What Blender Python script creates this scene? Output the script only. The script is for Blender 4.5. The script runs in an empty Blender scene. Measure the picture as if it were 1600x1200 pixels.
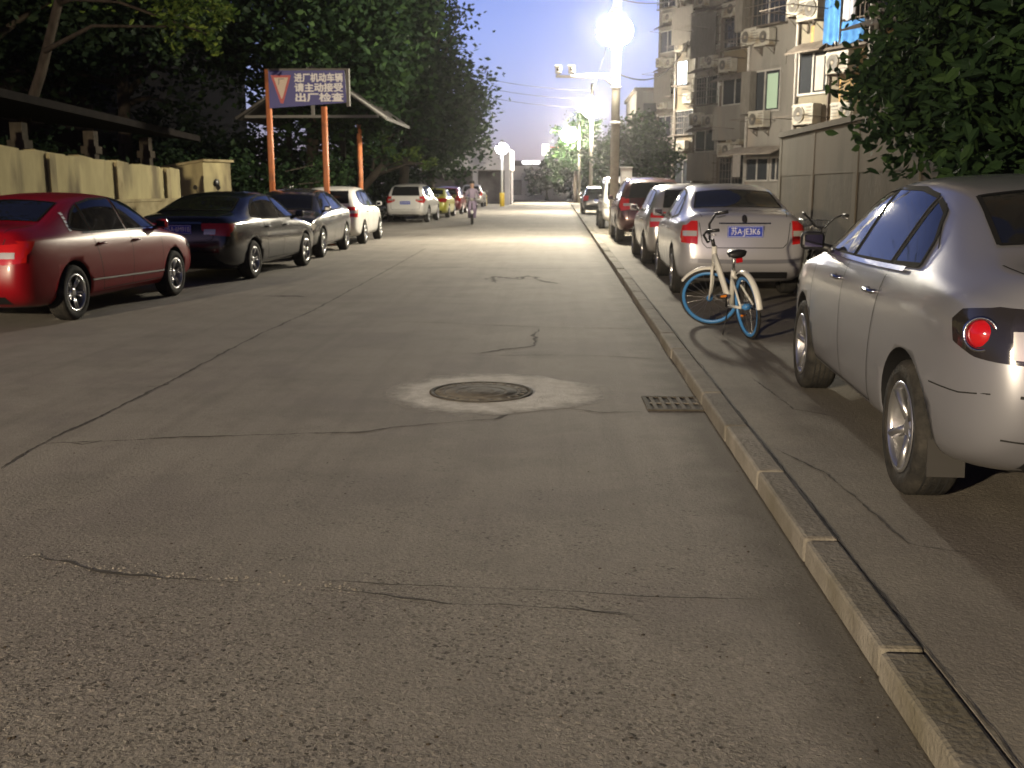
import bpy, bmesh, math, random
from mathutils import Vector, Matrix, noise
from mathutils.bvhtree import BVHTree
R = math.radians
random.seed(7)
S = bpy.context.scene
COL = S.collection

# ---------------------------------------------------------------- camera
PITCH, YAW, ROLL, FPX, CH = R(10.9), 0.0454, 0.0, 1600.0, 1.5
cam_d = bpy.data.cameras.new('camera'); cam = bpy.data.objects.new('camera', cam_d); COL.objects.link(cam)
cam.location = (0, 0, CH)
cam.rotation_euler = (math.pi/2 - PITCH, 0, YAW)
cam_d.sensor_width = 36; cam_d.lens = 36*FPX/1600
cam_d.clip_start = .05; cam_d.clip_end = 3000
cam_d.dof.use_dof = True; cam_d.dof.focus_distance = 3.2; cam_d.dof.aperture_fstop = 7.0
S.camera = cam
CM = Matrix.Translation(cam.location) @ cam.rotation_euler.to_matrix().to_4x4()

def G(px, py, z=0.0):
    """world point on the level z that the photograph shows at a pixel (used to survey the ground)"""
    d = CM.to_3x3() @ Vector((px-800, 600-py, -FPX))
    t = (z-CH)/d.z
    return Vector((d.x*t, d.y*t, z))
# ---------------------------------------------------------------- world
W = bpy.data.worlds.new('World'); S.world = W; W.use_nodes = True
nt = W.node_tree; nt.nodes.clear()
sky = nt.nodes.new('ShaderNodeTexSky'); sky.sky_type = 'NISHITA'; sky.sun_disc = False
sky.sun_elevation = R(12.0); sky.sun_rotation = R(200); sky.air_density = 1.0; sky.dust_density = .6; sky.ozone_density = 3.0
tint = nt.nodes.new('ShaderNodeMix'); tint.data_type = 'RGBA'; tint.blend_type = 'MULTIPLY'; tint.inputs[0].default_value = 1
tint.inputs[7].default_value = (1.18, .89, 1.40, 1)
bg = nt.nodes.new('ShaderNodeBackground'); bg.inputs[1].default_value = .112
wo = nt.nodes.new('ShaderNodeOutputWorld')
nt.links.new(sky.outputs[0], tint.inputs[6]); wtc = nt.nodes.new('ShaderNodeTexCoord'); wsp = nt.nodes.new('ShaderNodeSeparateXYZ'); nt.links.new(wtc.outputs['Generated'], wsp.inputs[0])
def wmap(out, a, b, c, d):
    m_ = nt.nodes.new('ShaderNodeMapRange'); m_.interpolation_type = 'SMOOTHSTEP'
    for i_, v_ in enumerate((a, b, c, d)): m_.inputs[1+i_].default_value = v_
    nt.links.new(out, m_.inputs[0]); return m_.outputs[0]
# dusk: the afterglow stands low over the street ahead, the zenith and the sky behind are near night
wm = nt.nodes.new('ShaderNodeMath'); wm.operation = 'MULTIPLY'
wlow = nt.nodes.new('ShaderNodeMath'); wlow.operation = 'MULTIPLY'; nt.links.new(wmap(wsp.outputs['Z'], .12, .6, 1., .30), wlow.inputs[0]); nt.links.new(wmap(wsp.outputs['Z'], -.04, .16, .62, 1.), wlow.inputs[1]); nt.links.new(wlow.outputs[0], wm.inputs[0]); nt.links.new(wmap(wsp.outputs['Y'], -.3, .75, .35, 1.), wm.inputs[1])
wx = nt.nodes.new('ShaderNodeMix'); wx.data_type = 'RGBA'; wx.inputs[6].default_value = (0, 0, 0, 1)
nt.links.new(wm.outputs[0], wx.inputs[0]); nt.links.new(tint.outputs[2], wx.inputs[7]); nt.links.new(wx.outputs[2], bg.inputs[0]); nt.links.new(bg.outputs[0], wo.inputs[0])
S.view_settings.view_transform = 'Standard'; S.view_settings.look = 'None'
S.view_settings.exposure = 0; S.view_settings.gamma = 1
S.cycles.use_denoising = True
S.cycles.max_bounces = 5; S.cycles.diffuse_bounces = 2; S.cycles.glossy_bounces = 3
S.cycles.transmission_bounces = 3; S.cycles.volume_bounces = 0; S.cycles.volume_max_steps = 64
S.cycles.sample_clamp_indirect = 4; S.cycles.caustics_reflective = False; S.cycles.caustics_refractive = False
GLARE_HAZE = .00032
LAMP = 1050.0      # radiance of a street lamp bowl

# ---------------------------------------------------------------- materials
def mat(name, col, rough=.6, metal=0., coat=0., emit=None, es=0., spec=.5, trans=0.):
    m = bpy.data.materials.new(name); m.use_nodes = True
    p = m.node_tree.nodes['Principled BSDF']
    p.inputs['Base Color'].default_value = (*col, 1)
    p.inputs['Roughness'].default_value = rough; p.inputs['Metallic'].default_value = metal
    p.inputs['Coat Weight'].default_value = coat; p.inputs['Coat Roughness'].default_value = .05
    p.inputs['Specular IOR Level'].default_value = spec
    if trans: p.inputs['Transmission Weight'].default_value = trans
    if emit: p.inputs['Emission Color'].default_value = (*emit, 1); p.inputs['Emission Strength'].default_value = es
    return m
def noisy(name, c1, c2, scale=3., rough=.8, bump=.0, bscale=30., metal=0., c3=None, scale3=.4, coat=0., stretch=None):
    """two or three colours mixed by noise in object space, with a little relief"""
    m = mat(name, c1, rough, metal, coat, spec=.12 if rough > .65 else .4); n = m.node_tree.nodes; l = m.node_tree.links; p = n['Principled BSDF']
    tc = n.new('ShaderNodeTexCoord'); vec = tc.outputs['Object']
    if stretch:
        mp = n.new('ShaderNodeMapping'); mp.inputs['Scale'].default_value = stretch; l.new(vec, mp.inputs[0]); vec = mp.outputs[0]
    t = n.new('ShaderNodeTexNoise'); t.inputs['Scale'].default_value = scale; t.inputs['Detail'].default_value = 6; t.inputs['Roughness'].default_value = .65
    l.new(vec, t.inputs['Vector'])
    r = n.new('ShaderNodeValToRGB'); r.color_ramp.elements[0].position = .35; r.color_ramp.elements[1].position = .68
    r.color_ramp.elements[0].color = (*c1, 1); r.color_ramp.elements[1].color = (*c2, 1)
    l.new(t.outputs['Fac'], r.inputs[0]); out = r.outputs[0]
    if c3:
        t3 = n.new('ShaderNodeTexNoise'); t3.inputs['Scale'].default_value = scale3; t3.inputs['Detail'].default_value = 4
        l.new(vec, t3.inputs['Vector'])
        r3 = n.new('ShaderNodeValToRGB'); r3.color_ramp.elements[0].position = .5; r3.color_ramp.elements[1].position = .66
        l.new(t3.outputs['Fac'], r3.inputs[0])
        x = n.new('ShaderNodeMix'); x.data_type = 'RGBA'; x.inputs[7].default_value = (*c3, 1)
        l.new(r3.outputs[0], x.inputs[0]); l.new(out, x.inputs[6]); out = x.outputs[2]
    l.new(out, p.inputs['Base Color'])
    if bump:
        b = n.new('ShaderNodeBump'); b.inputs['Strength'].default_value = bump; b.inputs['Distance'].default_value = .02
        tb = n.new('ShaderNodeTexNoise'); tb.inputs['Scale'].default_value = bscale; tb.inputs['Detail'].default_value = 5
        l.new(vec, tb.inputs['Vector']); l.new(tb.outputs['Fac'], b.inputs['Height']); l.new(b.outputs[0], p.inputs['Normal'])
    return m
def paint(name, col, rough=.28, metal=.55, dust=.5, coat=.9, spec=.5):
    """car paint: flake base under clear coat, road dust breaking up the gloss"""
    m = mat(name, col, rough, metal, coat, spec=spec); n = m.node_tree.nodes; l = m.node_tree.links; p = n['Principled BSDF']
    tc = n.new('ShaderNodeTexCoord'); t = n.new('ShaderNodeTexNoise'); t.inputs['Scale'].default_value = 5; t.inputs['Detail'].default_value = 8
    l.new(tc.outputs['Object'], t.inputs[0])
    mr = n.new('ShaderNodeMapRange'); mr.inputs[1].default_value = .3; mr.inputs[2].default_value = .75; mr.inputs[3].default_value = .03; mr.inputs[4].default_value = .22
    l.new(t.outputs['Fac'], mr.inputs[0]); l.new(mr.outputs[0], p.inputs['Coat Roughness'])
    # dust on the lowest part of the body
    sx = n.new('ShaderNodeSeparateXYZ'); l.new(tc.outputs['Object'], sx.inputs[0])
    md = n.new('ShaderNodeMapRange'); md.inputs[1].default_value = .5; md.inputs[2].default_value = .18; md.inputs[3].default_value = 0; md.inputs[4].default_value = dust
    l.new(sx.outputs['Z'], md.inputs[0])
    mm = n.new('ShaderNodeMath'); mm.operation = 'MULTIPLY'; l.new(md.outputs[0], mm.inputs[0]); l.new(t.outputs['Fac'], mm.inputs[1])
    x = n.new('ShaderNodeMix'); x.data_type = 'RGBA'; x.inputs[6].default_value = (*col, 1); x.inputs[7].default_value = (.16, .14, .115, 1)
    l.new(mm.outputs[0], x.inputs[0]); l.new(x.outputs[2], p.inputs['Base Color'])
    return m
M = dict(
    flap=mat('flap_rubber', (.03, .028, .026), .8), black=mat('black_plastic', (.012, .012, .013), .45), rubber=noisy('tyre_rubber', (.016, .016, .016), (.05, .046, .04), 9, .8, .3, 60),
    glass=mat('tinted_glass', (.010, .011, .012), .04, 0, 0, spec=.28), chrome=mat('chrome', (.6, .6, .6), .15, 1),
    alloy=mat('alloy_silver', (.55, .55, .56), .28, .9), seam=mat('panel_gap', (.01, .01, .01), .8), seal=mat('rubber_seal', (.012, .012, .012), .9, spec=.1),
    red_lens=mat('red_lens', (.45, .012, .012), .12, 0, .8), red_glow=mat('red_reflector', (.42, .008, .012), .08, 0, 1),
    clear_lens=mat('clear_lens', (.62, .6, .55), .12, .5, .8), dark_lens=mat('smoked_lens', (.02, .018, .018), .08, 0, 1),
    amber=mat('amber_lens', (.7, .22, .02), .2, 0, .8), mirror=mat('mirror_glass', (.12, .12, .13), .06, 1), plate_blue=mat('plate_blue', (.02, .05, .42), .4), plate_text=mat('plate_white', (.75, .75, .75), .5),
    white=mat('white_paint', (.72, .72, .70), .35, 0, .3), grey_metal=noisy('galvanised_grey', (.3, .3, .3), (.42, .42, .41), 6, .45, .05, 50, .3),
    concrete_pole=noisy('pole_concrete', (.17, .16, .135), (.25, .24, .205), 4, .85, .2, 40),
)
# ---------------------------------------------------------------- object helpers
def link(o, parent=None, mt=None):
    COL.objects.link(o)
    if parent is not None: o.parent = parent
    return o
def tag(o, label, cat, group=None):
    o['label'] = label; o['category'] = cat
    if group: o['group'] = group
    return o
def struct(o): o['kind'] = 'structure'; return o
def thing(name, label, cat, loc=(0, 0, 0), rz=0, group=None):
    o = bpy.data.objects.new(name, None); COL.objects.link(o); o.empty_display_size = .2
    o.location = loc; o.rotation_euler = (0, 0, rz)
    return tag(o, label, cat, group)
def copy_tree(o, parent=None):
    c = o.copy(); COL.objects.link(c)
    if parent is not None: c.parent = parent
    for ch in list(o.children): copy_tree(ch, c)
    return c
class MB:
    def __init__(s): s.v = []; s.f = []; s.m = []; s.sm = []
    def add(s, vs, fs, m=0, smooth=False, T=None):
        b = len(s.v)
        s.v += [tuple(T @ Vector(v)) if T is not None else tuple(v) for v in vs]
        s.f += [tuple(b+i for i in f) for f in fs]; s.m += [m]*len(fs); s.sm += [smooth]*len(fs)
        return s
    def box(s, x0, x1, y0, y1, z0, z1, m=0, T=None, bev=0.):
        if bev:
            bm = bmesh.new(); bmesh.ops.create_cube(bm, size=1)
            for v in bm.verts: v.co = Vector(((x0+x1)/2+v.co.x*(x1-x0), (y0+y1)/2+v.co.y*(y1-y0), (z0+z1)/2+v.co.z*(z1-z0)))
            bmesh.ops.bevel(bm, geom=list(bm.edges), offset=bev, segments=2, affect='EDGES', profile=.5)
            bm.verts.index_update(); s.add([v.co[:] for v in bm.verts], [[v.index for v in f.verts] for f in bm.faces], m, False, T); bm.free(); return s
        v = [(x, y, z) for x in (x0, x1) for y in (y0, y1) for z in (z0, z1)]
        return s.add(v, [(0, 1, 3, 2), (4, 6, 7, 5), (0, 4, 5, 1), (2, 3, 7, 6), (0, 2, 6, 4), (1, 5, 7, 3)], m, False, T)
    def tube(s, pts, r, n=8, m=0, T=None, cap=True, flat=1.):
        pts = [Vector(p) for p in pts]; rs = r if isinstance(r, (list, tuple)) else [r]*len(pts)
        vs = []; fs = []; up = None
        for i, p in enumerate(pts):
            d = (pts[min(i+1, len(pts)-1)]-pts[max(i-1, 0)]).normalized()
            if up is None: up = Vector((0, 0, 1)) if abs(d.z) < .9 else Vector((1, 0, 0))
            a = d.cross(up).normalized(); up = a.cross(d).normalized()
            for k in range(n):
                t = 2*math.pi*k/n; vs.append(p+a*math.cos(t)*rs[i]*flat+up*math.sin(t)*rs[i])
        for i in range(len(pts)-1):
            for k in range(n): fs.append((i*n+k, i*n+(k+1) % n, (i+1)*n+(k+1) % n, (i+1)*n+k))
        if cap: fs.append(tuple(range(n))[::-1]); fs.append(tuple((len(pts)-1)*n+k for k in range(n)))
        return s.add(vs, fs, m, True, T)
    def lathe(s, prof, n=32, m=0, T=None, axis='y', closed=False):
        vs = []; fs = []; k = len(prof)
        for i in range(n):
            t = 2*math.pi*i/n; c, q = math.cos(t), math.sin(t)
            for r, h in prof: vs.append((r*c, h, r*q) if axis == 'y' else (r*c, r*q, h))
        for i in range(n):
            j = (i+1) % n
            for a in range(k if closed else k-1):
                b = (a+1) % k; fs.append((i*k+a, i*k+b, j*k+b, j*k+a))
        return s.add(vs, fs, m, True, T)
    def ball(s, c, r, m=0, T=None, sub=2):
        bm = bmesh.new(); bmesh.ops.create_icosphere(bm, subdivisions=sub, radius=1)
        r = r if isinstance(r, (tuple, list)) else (r, r, r); bm.verts.index_update()
        s.add([(c[0]+v.co.x*r[0], c[1]+v.co.y*r[1], c[2]+v.co.z*r[2]) for v in bm.verts], [[v.index for v in f.verts] for f in bm.faces], m, True, T); bm.free(); return s
    def build(s, name, mats, parent=None, fixn=True):
        me = bpy.data.meshes.new(name); me.from_pydata(s.v, [], s.f)
        mats = mats if isinstance(mats, (list, tuple)) else [mats]
        for x in mats: me.materials.append(x)
        me.polygons.foreach_set('material_index', s.m); me.polygons.foreach_set('use_smooth', s.sm)
        if fixn and len(s.f) < 20000:
            bm = bmesh.new(); bm.from_mesh(me); bmesh.ops.recalc_face_normals(bm, faces=bm.faces[:]); bm.to_mesh(me); bm.free()
        me.update()
        return link(bpy.data.objects.new(name, me), parent)
def text_obj(name, txt, size, m, parent, loc, rot, ext=.002, sx=1., align='CENTER', offset=0.):
    c = bpy.data.curves.new(name, 'FONT'); c.body = txt; c.size = size; c.align_x = align; c.align_y = 'CENTER'; c.extrude = ext; c.offset = offset
    t = bpy.data.objects.new(name, c); COL.objects.link(t)
    bpy.context.view_layer.update()
    me = bpy.data.meshes.new_from_object(t.evaluated_get(bpy.context.evaluated_depsgraph_get()))
    bpy.data.objects.remove(t); me.materials.clear(); me.materials.append(m)
    o = link(bpy.data.objects.new(name, me), parent); o.location = loc; o.rotation_euler = rot; o.scale = (sx, 1, 1)
    return o
# ---------------------------------------------------------------- cars
# station: x, half width, belt z, rail half width, rail z, top z, floor z [, dx of the side points low..high]
KINDS = {
 'sedan': dict(st=[
   (-2.27, .745, .92, .60, 1.03, 1.045, .34, (.04, 0, 0, .03, .07, .13)),
   (-2.16, .825, .95, .64, 1.06, 1.08, .26, (.03, 0, 0, 0, .03, .08)),
   (-1.95, .86, .96, .67, 1.085, 1.11, .21), (-1.66, .88, .965, .69, 1.09, 1.12, .19),
   (-1.30, .885, .96, .655, 1.22, 1.245, .19), (-.92, .89, .95, .60, 1.365, 1.41, .19), (-.35, .89, .94, .595, 1.42, 1.465, .19),
   (.20, .89, .93, .595, 1.405, 1.455, .19), (.62, .89, .92, .60, 1.31, 1.36, .19), (.98, .888, .91, .645, 1.12, 1.16, .19),
   (1.28, .885, .90, .69, .96, .995, .19), (1.60, .87, .87, .67, .915, .95, .20), (1.95, .84, .80, .63, .83, .865, .22),
   (2.17, .77, .70, .57, .72, .745, .25), (2.27, .62, .58, .48, .60, .615, .30, (-.03, 0, 0, 0, -.02, -.03))],
   side=[[(.98, .985), (.60, 1.275), (.28, 1.365), (.14, 1.375), (.12, .985)],
         [(.05, .985), (.07, 1.375), (-.40, 1.37), (-.74, 1.32), (-.78, .995)],
         [(-.82, 1.0), (-.79, 1.305), (-.98, 1.22), (-1.17, 1.09), (-1.20, 1.04)]],
   front_glass=('top', [(1.20, -.60), (1.23, 0), (1.20, .60), (.66, .51), (.64, 0), (.66, -.51)]),
   rear_glass=('top', [(-1.57, -.60), (-1.60, 0), (-1.57, .60), (-1.0, .52), (-.97, 0), (-1.0, -.52)]),
   tail_rear=[(.36, .95), (.76, .95), (.80, .75), (.52, .77), (.38, .85)], tail_side=[(-2.25, .95), (-1.98, .94), (-2.08, .84), (-2.22, .75)],
   head_front=[(.34, .66), (.66, .73), (.80, .72), (.74, .60), (.38, .55)], head_side=[(2.24, .68), (1.92, .76), (1.86, .70), (2.0, .62), (2.22, .58)],
   plate=(.62, .86), fplate=.42, wb=(-1.33, 1.36), rw=.315, belt=.975, doors=[(.13, 1.0, .98), (-.78, .13, .98)]),
 'suv': dict(st=[
   (-2.18, .72, .98, .62, 1.10, 1.13, .42, (.06, 0, 0, .04, .07, .10)),
   (-2.10, .82, 1.02, .66, 1.18, 1.22, .34, (.04, 0, 0, 0, .02, .05)),
   (-1.98, .875, 1.04, .655, 1.38, 1.43, .30), (-1.80, .895, 1.05, .64, 1.57, 1.62, .28), (-1.30, .91, 1.05, .64, 1.625, 1.68, .27),
   (-.40, .915, 1.04, .64, 1.64, 1.70, .27), (.25, .915, 1.03, .64, 1.61, 1.67, .27), (.62, .91, 1.02, .645, 1.49, 1.54, .27),
   (.95, .905, 1.01, .67, 1.28, 1.32, .27), (1.22, .90, 1.0, .70, 1.10, 1.135, .27), (1.6, .885, .97, .69, 1.04, 1.08, .28),
   (1.95, .85, .90, .65, .96, .99, .30), (2.14, .78, .80, .60, .83, .855, .34), (2.22, .66, .68, .5, .70, .71, .40, (-.03, 0, 0, 0, -.02, -.03))],
   side=[[(.93, 1.10), (.60, 1.44), (.25, 1.56), (.12, 1.575), (.10, 1.09)], [(.03, 1.09), (.05, 1.575), (-.86, 1.575), (-.90, 1.10)],
         [(-.97, 1.11), (-.94, 1.57), (-1.55, 1.545), (-1.74, 1.35), (-1.70, 1.2)]],
   front_glass=('top', [(1.14, -.62), (1.18, 0), (1.14, .62), (.64, .54), (.60, 0), (.64, -.54)]),
   rear_glass=('rear', [(-.60, 1.17), (.60, 1.17), (.52, 1.54), (-.52, 1.54)]),
   tail_rear=[(.60, 1.14), (.80, 1.12), (.80, .84), (.62, .86), (.44, .94), (.46, 1.02), (.60, 1.02)], tail_side=[(-2.12, 1.14), (-1.94, 1.18), (-1.98, .96), (-2.14, .84)],
   head_front=[(.38, .80), (.68, .86), (.80, .85), (.76, .72), (.40, .70)], head_side=[(2.2, .82), (1.88, .90), (1.88, .82), (2.18, .70)],
   plate=(.86, .86), fplate=.5, wb=(-1.32, 1.34), rw=.35, belt=1.085, doors=[(.12, 1.0, 1.08), (-.92, .12, 1.08)]),
 'hatch': dict(st=[
   (-1.98, .72, .90, .60, 1.00, 1.03, .34, (.05, 0, 0, .02, .05, .08)),
   (-1.90, .80, .93, .64, 1.06, 1.10, .26, (.03, 0, 0, 0, .02, .04)), (-1.74, .845, .95, .63, 1.24, 1.29, .22), (-1.52, .86, .95, .61, 1.41, 1.46, .2),
   (-1.0, .865, .95, .61, 1.46, 1.51, .19), (-.3, .87, .94, .61, 1.475, 1.525, .19), (.25, .87, .93, .61, 1.45, 1.50, .19), (.66, .865, .92, .61, 1.33, 1.38, .19),
   (1.02, .86, .91, .65, 1.13, 1.17, .19), (1.32, .855, .89, .68, .98, 1.01, .19), (1.62, .835, .85, .65, .91, .94, .2), (1.86, .79, .77, .6, .80, .83, .23),
   (2.0, .64, .62, .5, .65, .66, .30, (-.03, 0, 0, 0, -.02, -.03))],
   side=[[(1.0, .995), (.64, 1.29), (.28, 1.40), (.14, 1.415), (.12, .985)], [(.05, .985), (.07, 1.415), (-.74, 1.41), (-.80, 1.0)],
         [(-.86, 1.01), (-.82, 1.40), (-1.25, 1.36), (-1.40, 1.2), (-1.36, 1.08)]],
   front_glass=('top', [(1.24, -.6), (1.27, 0), (1.24, .6), (.70, .52), (.67, 0), (.70, -.52)]),
   rear_glass=('rear', [(-.56, 1.08), (.56, 1.08), (.5, 1.38), (-.5, 1.38)]),
   tail_rear=[(.52, 1.0), (.78, .98), (.79, .72), (.56, .74)], tail_side=[(-1.96, .99), (-1.78, .98), (-1.86, .80), (-1.95, .72)],
   head_front=[(.36, .68), (.66, .76), (.78, .74), (.70, .60), (.38, .58)], head_side=[(1.97, .70), (1.62, .80), (1.7, .70), (1.95, .60)],
   plate=(.72, .74), fplate=.42, wb=(-1.22, 1.26), rw=.30, belt=.975, doors=[(.13, 1.02, .98), (-.80, .13, .98)]),
 'van': dict(st=[
   (-1.95, .70, 1.0, .62, 1.15, 1.18, .36, (.03, 0, 0, .0, .02, .03)), (-1.90, .78, 1.05, .68, 1.35, 1.38, .30), (-1.82, .80, 1.08, .70, 1.72, 1.76, .28),
   (-1.3, .81, 1.08, .70, 1.80, 1.86, .27), (0., .81, 1.08, .70, 1.81, 1.88, .27), (.9, .81, 1.06, .69, 1.74, 1.80, .27), (1.25, .81, 1.03, .70, 1.52, 1.56, .27),
   (1.55, .80, 1.0, .71, 1.14, 1.18, .27), (1.78, .78, .92, .66, .98, 1.0, .3), (1.9, .68, .78, .56, .82, .84, .36, (-.03, 0, 0, 0, -.02, -.03))],
   side=[[(1.42, 1.14), (1.18, 1.5), (.95, 1.66), (.55, 1.68), (.55, 1.14)], [(.45, 1.14), (.45, 1.69), (-.6, 1.69), (-.6, 1.14)], [(-.7, 1.14), (-.7, 1.69), (-1.6, 1.67), (-1.64, 1.16)]],
   front_glass=('front', [(-.62, 1.16), (.62, 1.16), (.58, 1.62), (-.58, 1.62)]), rear_glass=('rear', [(-.58, 1.2), (.58, 1.2), (.54, 1.62), (-.54, 1.62)]),
   tail_rear=[(.62, 1.05), (.76, 1.05), (.76, .75), (.62, .75)], tail_side=[(-1.93, 1.05), (-1.86, 1.05), (-1.86, .75), (-1.93, .75)],
   head_front=[(.42, .86), (.72, .90), (.74, .72), (.44, .70)], head_side=[(1.88, .88), (1.72, .94), (1.72, .76), (1.88, .72)],
   plate=(.7, .8), fplate=.5, wb=(-1.2, 1.25), rw=.30, belt=1.1, doors=[(.5, 1.45, 1.1), (-.65, .5, 1.1)]),
}
def bool_apply(o, cutters, subd=0):
    if subd:
        m = o.modifiers.new('s', 'SUBSURF'); m.levels = subd; m.render_levels = subd
    for c in cutters:
        b = o.modifiers.new('b', 'BOOLEAN'); b.operation = 'DIFFERENCE'; b.object = c; b.solver = 'EXACT'; b.material_mode = 'TRANSFER'
    bpy.context.view_layer.update()
    me = bpy.data.meshes.new_from_object(o.evaluated_get(bpy.context.evaluated_depsgraph_get()))
    o.modifiers.clear(); o.data = me
    for c in cutters: bpy.data.objects.remove(c)
    return o
def car_shell(K, m_paint, parent, sc):
    st = [s if len(s) > 7 else s+((0,)*6,) for s in K['st']]
    rings = []; V = []; F = []
    sx, sy, sz = sc
    for (x, w, zb, wr, zr, zt, zf, dx) in st:
        zm = zf+(zb-zf)*.42
        side = [(.84*w, zf), (.955*w, zf+.09), (w, zm), (.99*w, zb-.13), (.945*w, zb), (wr, zr)]
        pts = [(x+dx[0], 0, zf-.01), (x+dx[0], .48*w, zf-.01)]
        pts += [(x+dx[i], a, b) for i, (a, b) in enumerate(side)]
        pts += [(x+dx[5], .55*wr, zt-.008), (x+dx[5], 0, zt)]
        L = pts+[(p[0], -p[1], p[2]) for p in pts[-2:0:-1]]
        rings.append([len(V)+i for i in range(len(L))]); V += L
    n = len(rings[0])                                        # 18
    for a, b in zip(rings, rings[1:]):
        for i in range(n): F.append((a[i], a[(i+1) % n], b[(i+1) % n], b[i]))
    for e, sg in ((0, -1), (-1, 1)):                          # end caps
        r = rings[e]; rows = [[r[2], r[1], r[0], r[17], r[16]]]
        for i in range(1, 5):
            pl, pr = r[2+i], r[16-i]; a = V[pl]; base = []
            for k, fy in enumerate((.52, 0, -.52)):
                base.append(len(V)); V.append((a[0]+sg*(.035 if fy else .05), a[1]*fy, a[2]+.0))
            rows.append([pl]+base+[pr])
        rows.append([r[7], r[8], r[9], r[10], r[11]])
        for A, B in zip(rows, rows[1:]):
            for k in range(4): F.append((A[k], A[k+1], B[k+1], B[k]))
    V = [(x*sx, y*sy, z*sz) for x, y, z in V]
    me = bpy.data.meshes.new('body'); me.from_pydata(V, [], F)
    bm = bmesh.new(); bm.from_mesh(me); bmesh.ops.recalc_face_normals(bm, faces=bm.faces[:])
    cl = bm.edges.layers.float.new('crease_edge')
    bm.verts.ensure_lookup_table()
    idx = {}
    for r in rings:
        for i in (6, 12): idx[r[i]] = .55                     # belt / shoulder edge
        for i in (3, 15): idx[r[i]] = .3
        for i in (7, 11): idx[r[i]] = .35
    ends = set(rings[0]) | set(rings[-1])
    for ed in bm.edges:
        a, b = ed.verts[0].index, ed.verts[1].index
        if a in idx and b in idx and idx[a] == idx[b] and abs(ed.verts[0].co.y-ed.verts[1].co.y) < .3 and ed.verts[0].co.y*ed.verts[1].co.y > 0: ed[cl] = idx[a]
        if a in ends and b in ends: ed[cl] = max(ed[cl], .3)
    bm.to_mesh(me); bm.free()
    me.materials.append(m_paint); me.materials.append(M['black'])
    for p in me.polygons: p.use_smooth = True
    o = link(bpy.data.objects.new('body', me), parent)
    cut = []; Rw = K['rw']
    for wx in K['wb']:
        for s in (-1, 1):
            c = MB(); ye = .95*sy
            y0, y1 = s*(.89*sy-.32), s*ye*1.15; N = 48; RR = Rw+.055
            vs = [(wx*sx+RR*math.cos(2*math.pi*i/N), y, Rw+RR*math.sin(2*math.pi*i/N)) for y in (y0, y1) for i in range(N)]
            c.add(vs, [(i, (i+1) % N, N+(i+1) % N, N+i) for i in range(N)]+[tuple(range(N))[::-1], tuple(range(N, 2*N))])
            cut.append(c.build('cutter', [M['black']], parent))
    bool_apply(o, cut, 2)
    for p in o.data.polygons:
        cx, cy, cz = p.center
        if cz < .17*sz+.05 and abs(p.normal.z) > .8: p.material_index = 1
        if p.material_index: p.use_smooth = False
    return o
class Proj:
    def __init__(s, o, sc):
        bm = bmesh.new(); bm.from_mesh(o.data); s.t = BVHTree.FromBMesh(bm); bm.free(); s.sc = sc
    def hit(s, view, u, v):
        sx, sy, sz = s.sc
        if view in ('left', 'right'): k = 1 if view == 'left' else -1; o, d = Vector((u*sx, 3*k, v*sz)), Vector((0, -k, 0))
        elif view == 'rear': o, d = Vector((-5, u*sy, v*sz)), Vector((1, 0, 0))
        elif view == 'front': o, d = Vector((5, u*sy, v*sz)), Vector((-1, 0, 0))
        else: o, d = Vector((u*sx, v*sy, 4)), Vector((0, 0, -1))
        h, n, i, dist = s.t.ray_cast(o, d)
        if h is None: return None, None
        if n.dot(d) > 0: n = -n
        return h, n
    def panel(s, mb, view, poly, off=.006, m=0, res=.035, lim=9.):
        bm = bmesh.new(); bm.faces.new([bm.verts.new((a, b, 0)) for a, b in poly])
        xs = [p[0] for p in poly]; ys = [p[1] for p in poly]
        for ax, lo, hi in ((0, min(xs), max(xs)), (1, min(ys), max(ys))):
            k = max(1, int((hi-lo)/res))
            for i in range(1, k):
                co = [0, 0, 0]; no = [0, 0, 0]; co[ax] = lo+(hi-lo)*i/k; no[ax] = 1
                bmesh.ops.bisect_plane(bm, geom=bm.verts[:]+bm.edges[:]+bm.faces[:], plane_co=co, plane_no=no)
        bad = []; hs = [abs(h.x) for h, _ in (s.hit(view, v.co.x, v.co.y) for v in bm.verts) if h is not None]; far = max(hs) if hs else 0
        for v in bm.verts:
            h, n = s.hit(view, v.co.x, v.co.y)
            if h is None or (view in ('rear', 'front') and abs(h.x) < far-lim) or (view in ('left', 'right') and lim < 1 and abs(h.y) < .55): bad.append(v)
            else: v.co = h+n*off
        if bad: bmesh.ops.delete(bm, geom=bad, context='VERTS')
        bm.verts.index_update()
        mb.add([v.co[:] for v in bm.verts], [[v.index for v in f.verts] for f in bm.faces], m, True); bm.free()
    def line(s, mb, view, pts, w=.008, off=.002, m=0, closed=False, step=.05):
        P = list(pts)+([pts[0]] if closed else [])
        for (a, b), (c, d) in zip(P, P[1:]):
            L = math.hypot(c-a, d-b); k = max(1, int(L/step)); nx, ny = -(d-b)/L*w/2, (c-a)/L*w/2; prev = None
            for i in range(k+1):
                t = i/k; u, v = a+(c-a)*t, b+(d-b)*t
                h1, n1 = s.hit(view, u+nx, v+ny); h2, n2 = s.hit(view, u-nx, v-ny)
                cur = None if h1 is None or h2 is None else (h1+n1*off, h2+n2*off)
                if cur and prev and (cur[0]-prev[0]).length < .2: mb.add([prev[0], prev[1], cur[1], cur[0]], [(0, 1, 2, 3)], m, True)
                prev = cur
WHEELS = {}
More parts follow.
